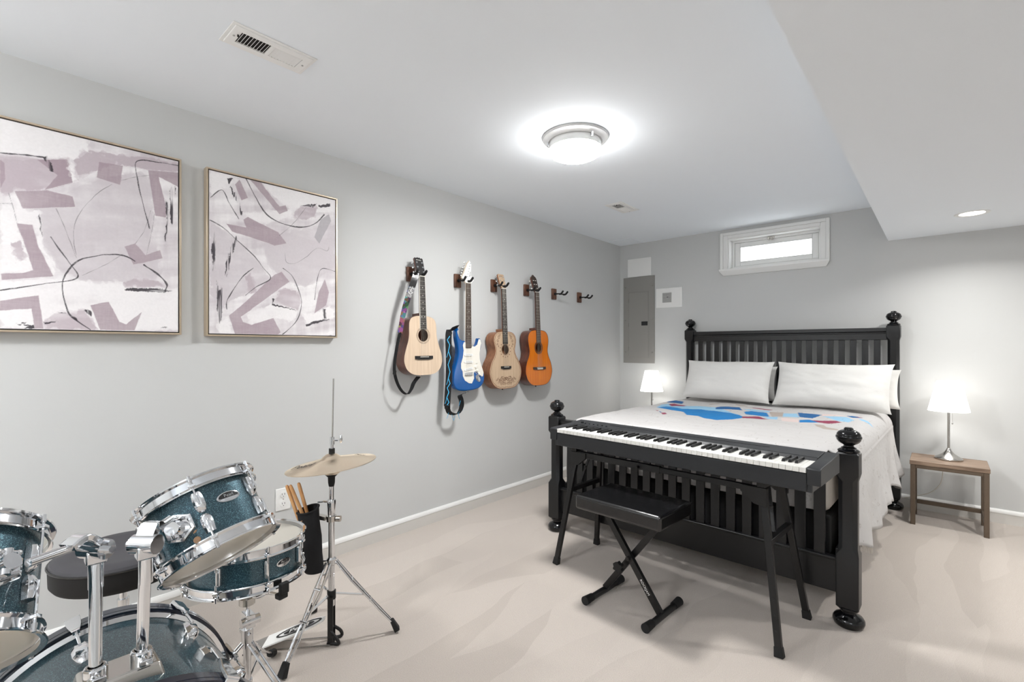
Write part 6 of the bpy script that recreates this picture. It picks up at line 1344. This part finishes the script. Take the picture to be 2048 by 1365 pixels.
z, a, c, o = rows[-1]; vs += [ringp(z, a - 0.003, c - 0.003, o, k) for k in range(n)]; vs += [ringp(0.40, 0.038, 0.029, 0.007, k) for k in range(n)]
L = len(rows) + 2
b.add(vs, [(j * n + i, j * n + (i + 1) % n, (j + 1) * n + (i + 1) % n, (j + 1) * n + i) for j in range(L - 1) for i in range(n)], 0, True); b.add(vs, [tuple(range(n))[::-1], tuple(range((L - 1) * n, L * n))])
b.obj('pouch', M_clothblk, t)
z, a, c, o = rows[-1]
b = B(T(0, 0, -0.318)); b.tube([ringp(z, a - 0.001, c - 0.001, o, k) for k in range(n)], 0.0045, 8, closed=True); b.obj('rim', M_clothblk, t)
for k, (tip, base, l) in enumerate((((0.688, 0.888, 0.690), (0.755, 0.942, 0.46), 'hickory drumstick, leftmost of the three standing in the black bag'), ((0.702, 0.897, 0.692), (0.777, 0.962, 0.46), 'hickory drumstick between the other two in the black bag'), ((0.724, 0.923, 0.700), (0.757, 0.975, 0.46), 'hickory drumstick, rightmost of the three standing in the black bag'))):
    tp, bs_ = Vector(tip), Vector(base); d = (bs_ - tp); Lg = d.length
    t = thing('drumstick', l, 'drumstick', tuple(bs_), group='drumsticks in the stick bag')
    b = B(T(*(-bs_)) @ T(*tp) @ frame(d)); b.lathe([(0, 0), (0.0052, 0.002), (0.0068, 0.008), (0.0074, 0.02), (0.0075, Lg), (0, Lg)], 14); b.obj('stick', M_stick, t)

# drum throne
tc_ = Vector((0.39, 0.39, 0))
t = thing('drum_throne', 'low black padded drum throne behind the chrome tom posts', 'stool', tuple(tc_))
ZS = 0.50; RS_ = 0.215
b = B(); prof = [(0, ZS - 0.012), (0.08, ZS - 0.010), (0.15, ZS - 0.003), (0.185, ZS), (RS_ - 0.006, ZS - 0.008), (RS_, ZS - 0.02)]
b.lathe(prof[::-1], 64); b.obj('seat_top', mat('worn_grey_black_vinyl', rgb(64, 63, 67), 0.5, nz=(6, 0.12)), t)
b = B(); b.lathe([(0.17, ZS - 0.105), (RS_ - 0.012, ZS - 0.10), (RS_ - 0.002, ZS - 0.085), (RS_, ZS - 0.02)], 64); b.lathe([(0, ZS - 0.105), (0.17, ZS - 0.105)], 64); b.obj('seat_side', M_rubber, t)
b = B(); b.tube([(math.cos(2 * PI * k / 48) * (RS_ + 0.001), math.sin(2 * PI * k / 48) * (RS_ + 0.001), ZS - 0.02) for k in range(48)], 0.004, 8, closed=True); b.obj('piping', M_vinyl, t)
b = B(); b.cyl((0, 0, 0.10), (0, 0, ZS - 0.105), 0.0135, n=20); b.cyl((0, 0, ZS - 0.15), (0, 0, ZS - 0.105), 0.03, 0.05, 20); b.cyl((0, 0, 0.27), (0, 0, 0.3), 0.02, n=18); b.obj('pole', M_chrome, t)
for a in (R_(75), R_(195), R_(315)):
    u = Vector((math.cos(a), math.sin(a), 0)); o = Vector((-u.y, u.x, 0)); b = B()
    for s in (-1, 1): b.tube([u * 0.02 + o * 0.012 * s + Vector((0, 0, 0.26)), u * 0.12 + o * 0.014 * s + Vector((0, 0, 0.15)), u * 0.235 + o * 0.008 * s + Vector((0, 0, 0.025))], 0.0045, 8)
    lg = b.obj('leg', M_chrome, t)
    b = B(); b.cyl(u * 0.225 + Vector((0, 0, 0.035)), u * 0.25 + Vector((0, 0, 0.015)), 0.014, 0.018, 14); b.obj('rubber_foot', M_rubber, lg)
